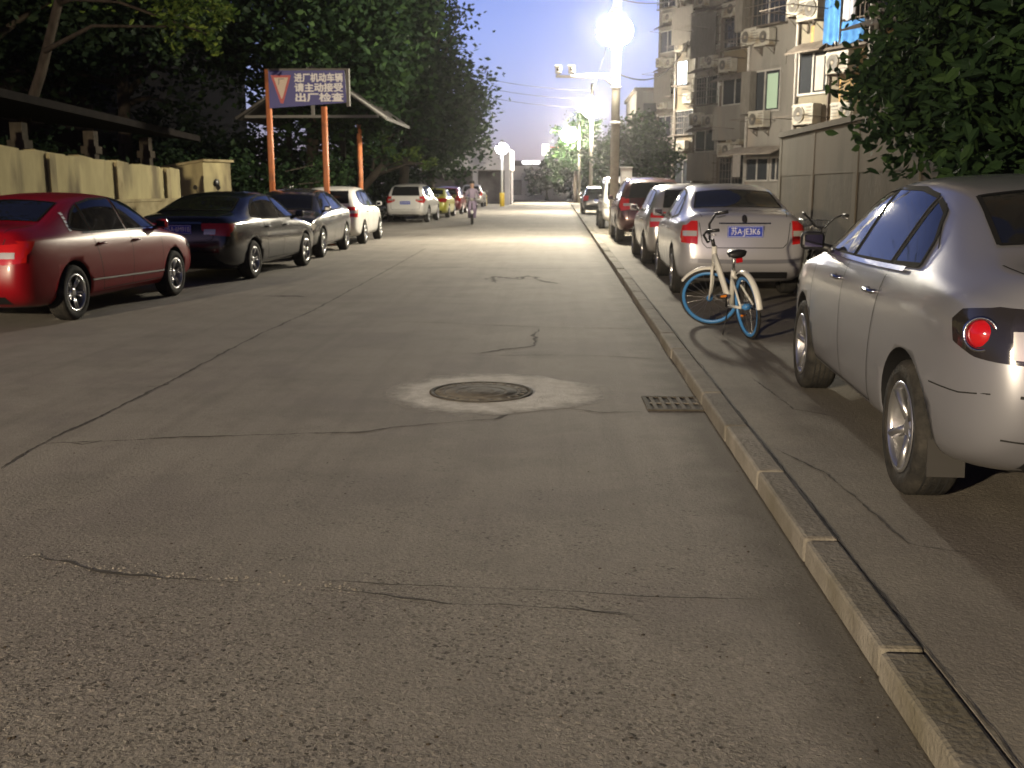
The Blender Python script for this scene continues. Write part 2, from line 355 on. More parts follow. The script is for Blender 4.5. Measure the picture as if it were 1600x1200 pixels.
def make_wheel(parent, Rw, style):
    key = (Rw, style)
    if key in WHEELS: return copy_tree(WHEELS[key], parent)
    hub = MB().lathe([(0, -.06), (Rw*.5, -.06), (Rw*.5, .0), (0, .0)], 24).build('wheel', M['black'], parent)
    w = .10; a = Rw*.66
    ty = MB().lathe([(a, -w), (Rw-.03, -w-.006), (Rw-.008, -w+.012), (Rw, -w+.03), (Rw, w-.03), (Rw-.008, w-.012), (Rw-.03, w+.006), (a, w), (a-.01, 0)], 40, closed=True)
    for g in (-.05, -.017, .017, .05): ty.lathe([(Rw+.0015, g-.004), (Rw+.0015, g+.004)], 40, m=1)
    ty.build('tyre', [M['rubber'], M['seam']], hub)
    r = MB(); r.lathe([(a+.004, w-.012), (a+.006, w+.002), (a-.012, w+.004), (a-.02, w-.02), (a-.03, -w+.02)], 40)
    r.lathe([(0, w-.03), (.03, w-.028), (.055, w-.035), (.06, w-.06)], 20)
    n = {'five': 5, 'twin': 5, 'seven': 7}[style]
    for i in range(n):
        t = 2*math.pi*i/n+.3
        for dt in ((-.14, .14) if style == 'twin' else (0,)):
            c0 = Vector((math.cos(t+dt*1.6)*.045, w-.05, math.sin(t+dt*1.6)*.045)); c1 = Vector((math.cos(t+dt)*(a-.012), w-.022, math.sin(t+dt)*(a-.012)))
            r.tube([c0, (c0+c1)/2+Vector((0, .006, 0)), c1], [.024, .021, .027] if style != 'twin' else [.014, .013, .016], 6, flat=1)
    r.build('rim', M['alloy'], hub)
    WHEELS[key] = hub
    return hub
PLATES = ['A·3J7K6']
def car(kind, name, label, cat, loc, heading, pm, sc=(1, 1, 1), group=None, wheel='five', rw=None, plate=True, detail=2, tail='red', over=None, glass=None, ptxt='A·8E52K', plate_back=True, lights_on=False, trunkline=True):
    """heading: angle of the car's nose in the ground plane; loc is the middle of the wheelbase"""
    K = dict(KINDS[kind]); K.update(over or {})
    if rw: K['rw'] = rw
    sx, sy, sz = sc
    root = thing(name, label, cat, loc, heading, group)
    body = car_shell(K, pm, root, sc); P = Proj(body, sc); gl = glass or M['glass']
    for side in ('left', 'right'):
        if detail >= 2:
            for poly in K['side']:
                g = MB(); P.panel(g, side, poly, .007); gg = g.build('side_window', gl, root)
                f = MB(); P.line(f, side, poly, .022, .009, closed=True); f.build('window_frame', M['seal'], gg)
        else:
            g = MB()
            for poly in K['side']: P.panel(g, side, poly, .007)
            g.build('side_window', gl, root)
    for nm, key in (('windscreen', 'front_glass'), ('rear_window', 'rear_glass')):
        g = MB(); P.panel(g, K[key][0], K[key][1], .005); gg = g.build(nm, gl, root)
        if detail >= 2: f = MB(); P.line(f, K[key][0], K[key][1], .022, .009, closed=True); f.build('window_seal', M['seal'], gg)
    for s in (1, -1):
        sd = 'left' if s > 0 else 'right'
        t = MB(); mir = lambda q: [(a*s, b) for a, b in q]
        tm = M['red_lens'] if tail != 'dark' else M['dark_lens']
        P.panel(t, 'rear', mir(K['tail_rear']), .009, 0, .025, .17); P.panel(t, sd, K['tail_side'], .009, 0, .025, .17)
        tl = t.build('taillight', tm, root)
        if detail >= 2:
            c = MB(); q = K['tail_rear']; cx = sum(a for a, b in q)/len(q); cz = sum(b for a, b in q)/len(q)
            hh = K.get('tail_clear') or [(cx-.13, cz-.035), (cx+.12, cz-.035), (cx+.12, cz+.03), (cx-.13, cz+.03)]
            P.panel(c, 'rear', mir(hh), .013, 0, .025); c.build('reversing_lamp', M['clear_lens'], tl)
            for (ry, rz, rr) in K.get('tail_round', []):
                h, n = P.hit(sd, ry, rz)
                if h is not None: n = (n+Vector((-.55, 0, 0))).normalized()
                if h is not None:
                    Tm = Matrix.Translation(h+n*.006) @ n.to_track_quat('Z', 'Y').to_matrix().to_4x4()
                    q2 = MB(); q2.lathe([(rr*1.32, 0), (rr*1.30, .014), (rr*1.05, .012), (rr*1.02, 0)], 28, T=Tm, axis='z'); q2.build('lamp_ring', M['chrome'], tl)
                    q2 = MB(); q2.lathe([(0, .022), (rr*.5, .019), (rr*.85, .010), (rr, .0)], 28, T=Tm, axis='z'); q2.build('lamp_lens', M['red_glow'], tl)
        h = MB(); P.panel(h, 'front', mir(K['head_front']), .009, 0, .025, .25); P.panel(h, sd, K['head_side'], .009, 0, .025, .17)
        h.build('headlight', M['clear_lens'], root)
    # gaps between panels
    if detail >= 1:
        sm = MB(); belt = K['belt']; zl = .30 if kind != 'suv' else .38
        for sd in ('left', 'right'):
            for x0, x1, z in K['doors']:
                xs0 = x0+(.16 if x0 < -.5 else 0)
                P.line(sm, sd, [(x1, z), (x1-.02, .6), (x1-.03, zl)], .007)
            x0 = K['doors'][1][0]
            P.line(sm, sd, [(x0-.03, belt), (x0+.05, .70), (x0+.10, .50), (x0+.14, zl)] if kind != 'van' else [(x0, belt), (x0, zl)], .009)
            P.line(sm, sd, [(K['doors'][0][1]-.03, zl), (x0+.14, zl)], .009)
        if kind == 'sedan':
            P.line(sm, 'top', [(-1.70, -.63), (-2.12, -.56)], .009); P.line(sm, 'top', [(-1.70, .63), (-2.12, .56)], .009)
            P.line(sm, 'rear', [(-.60, .97), (-.56, .72), (-.50, .66), (.50, .66), (.56, .72), (.60, .97)], .009)
            P.line(sm, 'top', [(1.26, -.66), (1.9, -.60), (2.12, -.5), (2.17, 0), (2.12, .5), (1.9, .60), (1.26, .66)], .009)
        else:
            P.line(sm, 'rear', [(-.66, 1.05*K['belt']), (-.60, .58), (.60, .58), (.66, 1.05*K['belt'])], .009)
        sm.build('panel_gaps', M['seam'], root)
        gr = MB(); P.panel(gr, 'front', [(-.30, .52), (.30, .52), (.26, .64), (-.26, .64)], .006)
        P.panel(gr, 'front', [(-.5, .26), (.5, .26), (.46, .38), (-.46, .38)], .006); gr.build('grille', M['black'], root)
        bl = MB(); P.panel(bl, 'rear', [(-.6, .27), (.6, .27), (.58, .36), (-.58, .36)], .004); bl.build('bumper_skirt', M['black'], root)
    # handles
    for side, k in (('left', 1), ('right', -1)):
        for x0, x1, z in K['doors']:
            xh = x0+.12; h, n = P.hit(side, xh, K['belt']-.12)
            if h is None or detail < 1: continue
            d = MB(); d.tube([(h.x-.085, h.y-k*.005, h.z), (h.x-.07, h.y+k*.030, h.z), (h.x+.07, h.y+k*.030, h.z), (h.x+.085, h.y-k*.005, h.z)], .012, 8)
            d.build('door_handle', K.get('handle', pm), root)
        xm = K['doors'][0][1]-.06; h, n = P.hit(side, xm, K['belt']-.01)
        if h is not None:
            d = MB(); d.tube([(h.x, h.y-k*.04, h.z), (h.x+.02, h.y+k*.06, h.z+.03)], [.03, .025], 8, m=1)
            d.box(h.x-.03, h.x+.06, min(h.y+k*.03, h.y+k*.185), max(h.y+k*.03, h.y+k*.185), h.z+.005, h.z+.125, 0, bev=.035)
            mr = d.build('side_mirror', [K.get('mirror', pm), M['black']], root)
            g = MB(); g.box(h.x-.034, h.x-.031, min(h.y+k*.05, h.y+k*.165), max(h.y+k*.05, h.y+k*.165), h.z+.025, h.z+.105); g.build('mirror_glass', M['mirror'], mr)
    # plates
    if plate:
        for vw, zc, rz in (('rear', K['plate'][1], -math.pi/2), ('front', K['fplate'], math.pi/2)):
            h, n = P.hit(vw, 0, zc)
            k = -1 if vw == 'rear' else 1; b = MB(); xx = h.x+k*.012
            b.box(min(xx, xx+k*.008), max(xx, xx+k*.008), -.22, .22, h.z-.07, h.z+.07); b.box(min(h.x-k*.04, xx), max(h.x-k*.04, xx), -.16, .16, h.z-.05, h.z+.05)
            pl = b.build('licence_plate', M['plate_blue'], root)
            if detail >= 2 and vw == 'rear':
                text_obj('plate_number', '苏'+ptxt, .105, M['plate_text'], pl, (xx+k*.010, 0, h.z-.002), (math.pi/2, 0, rz), .001, .80)
                fr = MB(); y0, y1, z0, z1 = -.213, .213, h.z-.063, h.z+.063
                for a in ((y0, y1, z0, z0+.004), (y0, y1, z1-.004, z1), (y0, y0+.004, z0+.004, z1-.004), (y1-.004, y1, z0+.004, z1-.004)): fr.box(min(xx+k*.008, xx+k*.010), max(xx+k*.008, xx+k*.010), *a)
                fr.build('plate_border', M['plate_text'], pl)
    # wheels
    Rw = K['rw']
    for wx in K['wb']:
        for k in (1, -1):
            w = make_wheel(root, Rw, wheel); w.location = (wx*sx, k*(.89*sy-.115), Rw)
            w.rotation_euler = (0, random.uniform(0, 6), 0 if k > 0 else math.pi)
    return root, P
# ---------------------------------------------------------------- ground materials
def road_mat(name, base, warm, dark, agg=True, gutter=None):
    m = mat(name, base, .85, spec=.35); n = m.node_tree.nodes; l = m.node_tree.links; p = n['Principled BSDF']
    tc = n.new('ShaderNodeTexCoord'); V = tc.outputs['Object']
    def noi(sc, det=6, ro=.6, vec=V):
        t = n.new('ShaderNodeTexNoise'); t.inputs['Scale'].default_value = sc; t.inputs['Detail'].default_value = det; t.inputs['Roughness'].default_value = ro
        l.new(vec, t.inputs['Vector']); return t.outputs['Fac']
    def rng(x, a, b, c=0., d=1.):
        r = n.new('ShaderNodeMapRange'); r.inputs[1].default_value = a; r.inputs[2].default_value = b; r.inputs[3].default_value = c; r.inputs[4].default_value = d
        l.new(x, r.inputs[0]); return r.outputs[0]
    def mix(f, a, b, mode='MIX'):
        x = n.new('ShaderNodeMix'); x.data_type = 'RGBA'; x.blend_type = mode
        for s, v in ((0, f), (6, a), (7, b)):
            if isinstance(v, tuple): x.inputs[s].default_value = (*v, 1)
            elif isinstance(v, float): x.inputs[s].default_value = v
            else: l.new(v, x.inputs[s])
        return x.outputs[2]
    def mul(a, b):
        x = n.new('ShaderNodeMath'); x.operation = 'MULTIPLY'; l.new(a, x.inputs[0])
        if isinstance(b, float): x.inputs[1].default_value = b
        else: l.new(b, x.inputs[1])
        return x.outputs[0]
    col = mix(rng(noi(.45, 5), .38, .64), base, warm)
    col = mix(mul(rng(noi(.8, 3), .5, .62), .5), col, tuple(c_*k_ for c_, k_ in zip(base, (.78, .74, .80))))
    col = mix(mul(rng(noi(1.7, 8, .7), .48, .72), .55), col, dark)
    col = mix(mul(rng(noi(22., 4, .7), .45, .75), .35), col, dark)
    col = mix(mul(rng(noi(85., 4, .8), .5, .72), .35), col, (.42, .39, .34)); col = mix(mul(rng(noi(110., 4, .8), .5, .70), .45), col, (.07, .06, .05))
    # roller streaks along the street
    mp = n.new('ShaderNodeMapping'); mp.inputs['Scale'].default_value = (6., .25, 1); l.new(V, mp.inputs[0])
    col = mix(mul(rng(noi(1., 4, .6, mp.outputs[0]), .45, .75), .35), col, dark)
    sep = n.new('ShaderNodeSeparateXYZ'); l.new(V, sep.inputs[0])
    h = noi(60., 5)
    if agg:
        nz = noi(1.1, 4)
        ymask = rng(sep.outputs['Y'], 5.6, 2.9)
        xm = rng(sep.outputs['X'], 1.2, -.6, .6, 1.)
        msk = mul(mul(ymask, xm), rng(nz, .30, .52))
        vo = n.new('ShaderNodeTexVoronoi'); vo.inputs['Scale'].default_value = 52; vo.inputs['Randomness'].default_value = 1.
        wv = n.new('ShaderNodeTexNoise'); wv.inputs['Scale'].default_value = 55; wv.inputs['Detail'].default_value = 3; l.new(V, wv.inputs['Vector'])
        wa = n.new('ShaderNodeVectorMath'); wa.operation = 'MULTIPLY_ADD'; l.new(wv.outputs['Color'], wa.inputs[0]); wa.inputs[1].default_value = (.03, .03, .0); l.new(V, wa.inputs[2]); l.new(wa.outputs[0], vo.inputs['Vector'])
        sp = n.new('ShaderNodeSeparateColor'); l.new(vo.outputs['Color'], sp.inputs[0])
        rr_ = n.new('ShaderNodeMath'); rr_.operation = 'MULTIPLY_ADD'; l.new(sp.outputs[2], rr_.inputs[0]); rr_.inputs[1].default_value = -.38; l.new(vo.outputs['Distance'], rr_.inputs[2])
        inside = rng(rr_.outputs[0], .16, .02)
        darkst = mul(mul(rng(sp.outputs[0], .2, .8), inside), msk)
        lightst = mul(mul(rng(sp.outputs[1], .55, 1.), inside), msk)
        vs2 = n.new('ShaderNodeTexVoronoi'); vs2.inputs['Scale'].default_value = 120; l.new(wa.outputs[0], vs2.inputs['Vector']); sp2 = n.new('ShaderNodeSeparateColor'); l.new(vs2.outputs['Color'], sp2.inputs[0])
        col = mix(mul(mul(rng(sp2.outputs[0], .45, .95), msk), .7), col, (.05, .042, .034)); col = mix(mul(mul(rng(sp2.outputs[1], .6, 1.), msk), .6), col, (.36, .33, .28))
        col = mix(mul(darkst, .85), col, (.035, .03, .024)); col = mix(mul(lightst, .85), col, (.36, .32, .27))
        vo2 = n.new('ShaderNodeTexVoronoi'); vo2.inputs['Scale'].default_value = 24; l.new(wa.outputs[0], vo2.inputs['Vector'])
        pit = mul(rng(vo2.outputs['Distance'], .26, .12), rng(noi(2.2), .50, .56)); pit = mul(pit, rng(sep.outputs['Y'], 7.5, 3.))
        col = mix(mul(pit, .9), col, (.03, .026, .02))
        a = n.new('ShaderNodeMath'); a.operation = 'ADD'; l.new(h, a.inputs[0]); q = mul(inside, msk); q = mul(q, .8); l.new(q, a.inputs[1]); h = a.outputs[0]
        # dirt gathered in the gutter beside the kerb
        w = n.new('ShaderNodeMath'); w.operation = 'MULTIPLY_ADD'; l.new(noi(2.4, 5), w.inputs[0]); w.inputs[1].default_value = .55; l.new(sep.outputs['X'], w.inputs[2])
        col = mix(mul(rng(w.outputs[0], .92, 1.22), .75), col, (.06, .05, .036))
    l.new(col, p.inputs['Base Color'])
    b = n.new('ShaderNodeBump'); b.inputs['Strength'].default_value = .5; b.inputs['Distance'].default_value = .012; l.new(h, b.inputs['Height']); l.new(b.outputs[0], p.inputs['Normal'])
    return m
M['road'] = road_mat('worn_concrete_road', (.228, .210, .186), (.278, .256, .222), (.138, .125, .110))
M['walk'] = road_mat('pavement_concrete', (.185, .168, .138), (.235, .212, .172), (.11, .096, .077), False)
M['ground'] = noisy('dark_earth', (.07, .06, .05), (.12, .11, .09), 2, .9, .4, 30)
M['kerb'] = noisy('kerb_stone', (.205, .188, .162), (.29, .268, .232), 5, .85, .5, 45, c3=(.15, .135, .098), scale3=1.2)
_n = M['kerb'].node_tree.nodes; _l = M['kerb'].node_tree.links; _g = _n.new('ShaderNodeNewGeometry'); _r = _n.new('ShaderNodeMapRange'); _r.inputs[3].default_value = .72; _r.inputs[4].default_value = 1.1; _l.new(_g.outputs['Random Per Island'], _r.inputs[0]); _x = _n.new('ShaderNodeMix'); _x.data_type = 'RGBA'; _x.blend_type = 'MULTIPLY'; _x.inputs[0].default_value = 1; _s = _n['Principled BSDF'].inputs['Base Color'].links[0].from_socket; _l.new(_s, _x.inputs[6]); _l.new(_r.outputs[0], _x.inputs[7]); _l.new(_x.outputs[2], _n['Principled BSDF'].inputs['Base Color'])
M['crack'] = mat('crack_dirt', (.05, .043, .036), .95)
def sheet(name, x0, x1, y0, y1, z, m, n=1):
    mb = MB(); mb.add([(x0, y0, z), (x1, y0, z), (x1, y1, z), (x0, y1, z)], [(0, 1, 2, 3)]); return struct(mb.build(name, m))
KX0, KX1, KH = 1.0, 1.14, .10
def kx(y): return 0.0
sheet('ground', -300, 300, -60, 900, -.012, M['ground'])
sheet('road', -8.9, KX0+.02, -20, 175, 0, M['road'])
sheet('cross_street', -60, 60, 175.01, 190, 0, M['road'])
mb = MB(); mb.box(KX1+.004, 4.6, -12, 90, -.01, .09); struct(mb.build('pavement', M['walk']))
mb = MB(); y = -10.; rk = random.Random(3)
while y < 90:
    L = 1.0 if y < 40 else 3.; j = rk.uniform(-.006, .006); zz = KH+rk.uniform(-.006, .006)
    mb.box(KX0+j, KX1+j*.3, y+.006, y+L-.006, -.01, zz, 0, None, .016 if y < 16 else 0.)
    y += L
struct(mb.build('kerb', M['kerb']))


# ---- cracks and joints, each a thin ribbon with a ragged edge
def ribbon(mb, pts, w, z=.003, seed=1, rag=.6, step=.035):
    r = random.Random(seed); P = []
    for a, b in zip(pts, pts[1:]):
        k = max(1, int((b-a).length/step))
        P += [a+(b-a)*(i/k) for i in range(k)]
    P.append(pts[-1]); prev = None; dr = 0
    for i, p in enumerate(P):
        d = (P[min(i+1, len(P)-1)]-P[max(i-1, 0)]).normalized(); nn = Vector((-d.y, d.x, 0)); dr = dr*.7+r.uniform(-1, 1)*(w*.8+.0015)*rag
        ww = w*max(.35, 1.1+r.uniform(-1, 1)*rag+.7*rag*math.sin(i*.23+seed)); ww *= min(1, .15+i*.12, .15+(len(P)-1-i)*.12)
        c = (p+nn*(dr+ww/2), p+nn*(dr-ww/2)); c = [Vector((q.x, q.y, z)) for q in c]
        if prev: mb.add([prev[0], prev[1], c[1], c[0]], [(0, 1, 2, 3)])
        prev = c
mb = MB()
def crk(px, w, seed, rag=.6, z=.003): ribbon(mb, [G(a, b, 0) for a, b in px], w, z, seed, rag)
crk([(0, 733), (60, 695), (120, 668), (190, 635), (250, 603), (330, 562), (400, 525), (490, 485), (560, 447), (620, 414), (665, 388)], .016, 1)
crk([(60, 694), (110, 692), (160, 690), (280, 684), (430, 680), (560, 675), (620, 667), (700, 661), (770, 655), (790, 648), (800, 641), (850, 636), (905, 640), (935, 645), (1003, 643)], .014, 2, .7)
crk([(230, 604), (250, 603), (266, 597)], .045, 3)
crk([(600, 502), (700, 505), (860, 512), (1030, 514)], .011, 4)
crk([(740, 556), (860, 555), (960, 557), (1050, 563)], .010, 5)
crk([(740, 553), (790, 546), (836, 541), (835, 525), (842, 513)], .022, 6, .8)
crk([(610, 417), (700, 418), (850, 420), (955, 419)], .03, 7)
crk([(755, 437), (770, 432), (800, 435), (825, 431), (850, 440), (872, 444)], .055, 8, .8)
crk([(770, 432), (775, 442)], .05, 9); crk([(825, 431), (812, 437), (800, 435)], .05, 19)
crk([(560, 384), (700, 382), (905, 381)], .04, 10)
crk([(0, 872), (60, 870), (110, 880), (130, 887), (200, 899), (260, 905), (330, 910), (430, 912)], .011, 11, .9)
crk([(480, 905), (600, 913), (700, 917), (900, 925), (1000, 932), (1230, 938)], .0045, 12)
crk([(500, 918), (600, 930), (700, 945), (780, 946), (900, 952), (1000, 962)], .006, 13, .9)
crk([(890, 947), (930, 957), (990, 962)], .010, 14, .9)
crk([(1055, 1016), (1070, 1021), (1092, 1018)], .013, 15); crk([(410, 463), (450, 463), (480, 464)], .10, 17, .4)
crk([(100, 690), (130, 694), (160, 690)], .03, 18, .8)
crk([(690, 361), (900, 360)], .05, 20); crk([(720, 341), (910, 341)], .09, 21)
struct(mb.build('road_cracks', M['crack'])); mb = MB()
for a in ((1140, 680, 1250, 800), (1250, 800, 1330, 930), (1330, 930, 1420, 1060), (1060, 560, 1135, 675)):
    ribbon(mb, [G(a[0]-6, a[1], 0), G(a[2]-6, a[3], 0)], .02, .004, a[0], .9)
struct(mb.build('gutter_crack', M['crack']))
# pavement cracks
mb = MB(); ribbon(mb, [Vector((KX1+.012, .5, .09)), Vector((KX1+.01, 9, .09))], .004, .0935, 77, .9); ribbon(mb, [Vector((KX1+.012, 9, .09)), Vector((KX1+.01, 40, .09))], .012, .094, 78, .3, .2)
for px in ([(1175, 590), (1240, 640), (1330, 655)], [(1210, 700), (1290, 740), (1420, 850), (1590, 880)]):
    ribbon(mb, [G(a, b, .09) for a, b in px], .006, .0935, 31, .9)
struct(mb.build('pavement_cracks', M['crack']))
# pale crumbled concrete along the joint and grit
rr = random.Random(11)
def grit(name, label, n, fn, r0, r1, m):
    g = MB()
    for i in range(n):
        p = fn(); r = rr.uniform(r0, r1)
        v = [(p.x+r*math.cos(t)*rr.uniform(.6, 1.2), p.y+r*math.sin(t)*rr.uniform(.6, 1.2), p.z-.001) for t in (0, 1.3, 2.6, 3.9, 5.1)]+[(p.x+r*.2, p.y, p.z+r*.4)]
        g.add(v, [(0, 1, 5), (1, 2, 5), (2, 3, 5), (3, 4, 5), (4, 0, 5)])
    o = g.build(name, m, fixn=False); o['kind'] = 'stuff'; o['label'] = label; o['category'] = 'gravel'; return o
M['grit'] = noisy('pale_grit', (.20, .18, .15), (.36, .33, .29), 40, .85); M['leafbit'] = noisy('dark_grit', (.03, .025, .02), (.09, .07, .05), 30, .9)
def along():
    t = rr.random()**.8; P = [(40, 868), (130, 882), (260, 900), (430, 906), (560, 922)]; k = min(int(t*4), 3); f = t*4-k
    return G(P[k][0]+(P[k+1][0]-P[k][0])*f+rr.gauss(0, 6), P[k][1]+(P[k+1][1]-P[k][1])*f+rr.gauss(0, 5), 0)
grit('crumbled_concrete', 'pale crumbs of broken concrete along the crack across the near road', 170, along, .003, .013, M['grit'])
grit('loose_gravel', 'pale grit scattered over the worn near part of the road', 170, lambda: G(rr.uniform(0, 1400), 720+480*rr.random()**.6, 0), .0015, .0065, M['grit'])
grit('dark_grit', 'small dark bits of leaf and dirt scattered over the near road', 190, lambda: G(rr.uniform(0, 1420), 700+500*rr.random()**.7, 0), .002, .011, M['leafbit'])
# ---- manhole
c = G(752, 613, 0); rr = random.Random(5)
M['patch'] = noisy('fresh_cement_patch', (.50, .48, .43), (.74, .72, .67), 7, .85, .4, 50); _n = M['patch'].node_tree.nodes; _l = M['patch'].node_tree.links
_tc = _n.new('ShaderNodeTexCoord'); _sx = _n.new('ShaderNodeSeparateXYZ'); _l.new(_tc.outputs['Object'], _sx.inputs[0])
_len = _n.new('ShaderNodeVectorMath'); _len.operation = 'LENGTH'; _l.new(_tc.outputs['Object'], _len.inputs[0])
_no = _n.new('ShaderNodeTexNoise'); _no.inputs['Scale'].default_value = 4.5; _no.inputs['Detail'].default_value = 8; _no.inputs['Roughness'].default_value = .7; _l.new(_tc.outputs['Object'], _no.inputs[0])
_m1 = _n.new('ShaderNodeMath'); _m1.operation = 'MULTIPLY_ADD'; _l.new(_no.outputs['Fac'], _m1.inputs[0]); _m1.inputs[1].default_value = .42; _l.new(_len.outputs['Value'], _m1.inputs[2])
_m2 = _n.new('ShaderNodeMath'); _m2.operation = 'MULTIPLY_ADD'; _l.new(_sx.outputs['X'], _m2.inputs[0]); _m2.inputs[1].default_value = -.16; _l.new(_m1.outputs[0], _m2.inputs[2])
_mr = _n.new('ShaderNodeMapRange'); _mr.inputs[1].default_value = 1.06; _mr.inputs[2].default_value = .82; _l.new(_m2.outputs[0], _mr.inputs[0]); _l.new(_mr.outputs[0], _n['Principled BSDF'].inputs['Alpha'])
mb = MB(); N = 96; inner = []; outer = []
for i in range(N):
    t = 2*math.pi*i/N; lobe = .80+.035*math.sin(3*t+1)+.03*math.sin(7*t)+rr.uniform(-.012, .012)
    lobe += .26*max(0, math.cos(t+.10))**14+.09*max(0, math.cos(t-math.pi))**4
    inner.append((.385*math.cos(t), .385*math.sin(t), .004)); outer.append((lobe*math.cos(t), lobe*math.sin(t)*1.02, .0035))
mb.add(inner+outer, [(i, (i+1) % N, N+(i+1) % N, N+i) for i in range(N)]); _o = struct(mb.build('cement_patch', M['patch'])); _o.location = (c.x, c.y, 0)
M['iron'] = noisy('cast_iron', (.045, .04, .033), (.10, .088, .072), 12, .85, .2, 60, .1)
M['dusty'] = noisy('dusty_iron', (.12, .108, .09), (.20, .182, .155), 9, .85, .3, 70, c3=(.08, .07, .058), scale3=6)
t = thing('manhole_cover', 'round iron manhole cover set in a pale ring of cement in the road', 'manhole cover', (c.x, c.y, 0))
mb = MB(); mb.lathe([(.385, .002), (.385, .010), (.352, .010), (.352, .003)], 64, axis='z'); mb.build('frame', M['iron'], t)
mb = MB(); mb.lathe([(0, .007), (.345, .007), (.345, .001)], 64, axis='z')
for r_ in (.10, .19, .28): mb.lathe([(r_-.012, .007), (r_-.010, .0085), (r_+.010, .0085), (r_+.012, .007)], 64, axis='z')
for k in range(24):
    a = 2*math.pi*k/24; mb.box(.30, .335, -.012, .012, .006, .0105, T=Matrix.Rotation(a, 4, 'Z'))
mb.build('cover', M['dusty'], t)
# ---- storm drain
a, b, d = G(1004, 618, 0), G(1078, 620, 0), G(1014, 645, 0)
t = thing('storm_drain', 'rectangular iron storm drain grate with slots beside the kerb', 'drain', ((a.x+.31), (a.y+d.y)/2, 0), R(1))
gx, gy = .29, .20
mb = MB(); mb.box(-gx-.03, gx+.03, -gy-.03, -gy, -.002, .012); mb.box(-gx-.03, gx+.03, gy, gy+.03, -.002, .012); mb.box(-gx-.03, -gx, -gy, gy, -.002, .012); mb.box(gx, gx+.03, -gy, gy, -.002, .012); mb.build('frame', M['iron'], t)
mb = MB(); mb.box(-gx, gx, -gy, gy, .0005, .002); mb.build('pit', M['crack'], t)
mb = MB(); mb.box(-gx, gx, -.014, .014, .003, .011)
for k in range(9): x = -gx+.033+k*(2*gx-.066)/8; mb.box(x-.013, x+.013, -gy, -.014, .003, .010); mb.box(x-.013, x+.013, .014, gy, .003, .010)
mb.build('grating', M['dusty'], t)
# ---------------------------------------------------------------- street lamps and poles
M['bowl'] = mat('lamp_bowl', (.9, .9, .85), .4, emit=(1.0, .90, .70), es=LAMP)
M['bowl_cool'] = mat('lamp_bowl_cool', (.9, .9, .9), .4, emit=(.95, .95, 1.0), es=45)
M['bowl_back'] = mat('lamp_bowl_dim', (.9, .9, .85), .4, emit=(1.0, .82, .56), es=23500)
def lamp(name, label, x, y, h, top, arm, r=.15, m=None, br=.25, rot=math.pi, group='street lamps along the right kerb', pm=None, z0=.0):
    t = thing(name, label, 'street lamp', (x, y, 0), 0, group)
    mb = MB(); mb.tube([(0, 0, z0), (0, 0, top*.5), (0, 0, top)], [r, r*.9, r*.78], 20); mb.build('pole', pm or M['concrete_pole'], t)
    ca, sa = math.cos(rot), math.sin(rot)
    mb = MB(); mb.tube([(0, 0, h-.25), (ca*arm*.4, sa*arm*.4, h+.1), (ca*arm, sa*arm, h+.22)], .035, 8); mb.build('lamp_arm', M['grey_metal'], t)
    mb = MB(); mb.lathe([(0, br+.06), (.10, br+.04), (.12, br-.02), (br*.45, br*.62)], 24, axis='z', T=Matrix.Translation((ca*arm, sa*arm, h+.12))); hd = mb.build('lamp_head', M['grey_metal'], t)
    mb = MB(); mb.ball((ca*arm, sa*arm, h), (br, br, br*.85), sub=3); mb.build('lamp_bowl', m or M['bowl'], hd)  # oversized bowls of the visible lamps stand in for their glare
    return t
L1 = lamp('street_lamp', 'nearest lit street lamp on the tall concrete pole with a camera arm', 1.62, 31., 5.85, 10.5, .42, .135, br=.5, rot=R(-100))
mb = MB(); mb.tube([(0, 0, 4.35), (-.35, 0, 4.62), (-1.75, 0, 4.66)], [.06, .05, .04], 10); mb.tube([(0, 0, 4.70), (-1.2, 0, 4.70)], .025, 8)
ar = mb.build('camera_arm', M['white'], L1)
for k, x in enumerate((-1.68, -1.30)):
    mb = MB(); mb.box(x-.09, x+.09, -.26, .16, 4.74, 4.92, bev=.02); mb.box(x-.11, x+.11, -.30, .18, 4.922, 4.94); mb.tube([(x, .0, 4.65), (x, 0, 4.76)], .03, 8)
    mb.tube([(x, -.26, 4.83), (x, -.29, 4.83)], .05, 12, m=1); mb.build('security_camera', [M['white'], M['black']], L1)
for z in (3.3, 4.3, 5.35, 5.6): mb = MB(); mb.lathe([(.14, z), (.15, z+.01), (.15, z+.06), (.14, z+.07)], 20, axis='z'); mb.build('clamp_band', M['grey_metal'], L1)
lamp('street_lamp', 'second lit street lamp from the camera on the right, just left of the nearest pole', 1.92, 64., 6.1, 7.6, .4, .12, br=.6, rot=R(-90))
lamp('street_lamp', 'third and farthest lit street lamp of the right row, in front of a lit tree', 1.85, 97., 6.2, 7.4, 1.0, .13, br=.75)
L4 = lamp('street_lamp', 'lit white lamp on a pole with a yellow painted foot at the far left gate', -4.45, 81., 4.4, 4.4, .0, .09, M['bowl_cool'], .5, group='lamps at the far gate', pm=M['white'])
M['yellow'] = noisy('yellow_paint', (.62, .42, .02), (.7, .5, .05), 5, .5)
mb = MB(); mb.tube([(0, 0, 0), (0, 0, 1.05)], .2, 14); mb.build('painted_foot', M['yellow'], L4)
lamp('street_lamp', 'lit street lamp of the row behind the camera, on the left of the street', -12.4, -14., 4.8, 6., .9, .13, M['bowl_back'], br=.2, rot=0, group='lamps behind the viewer')
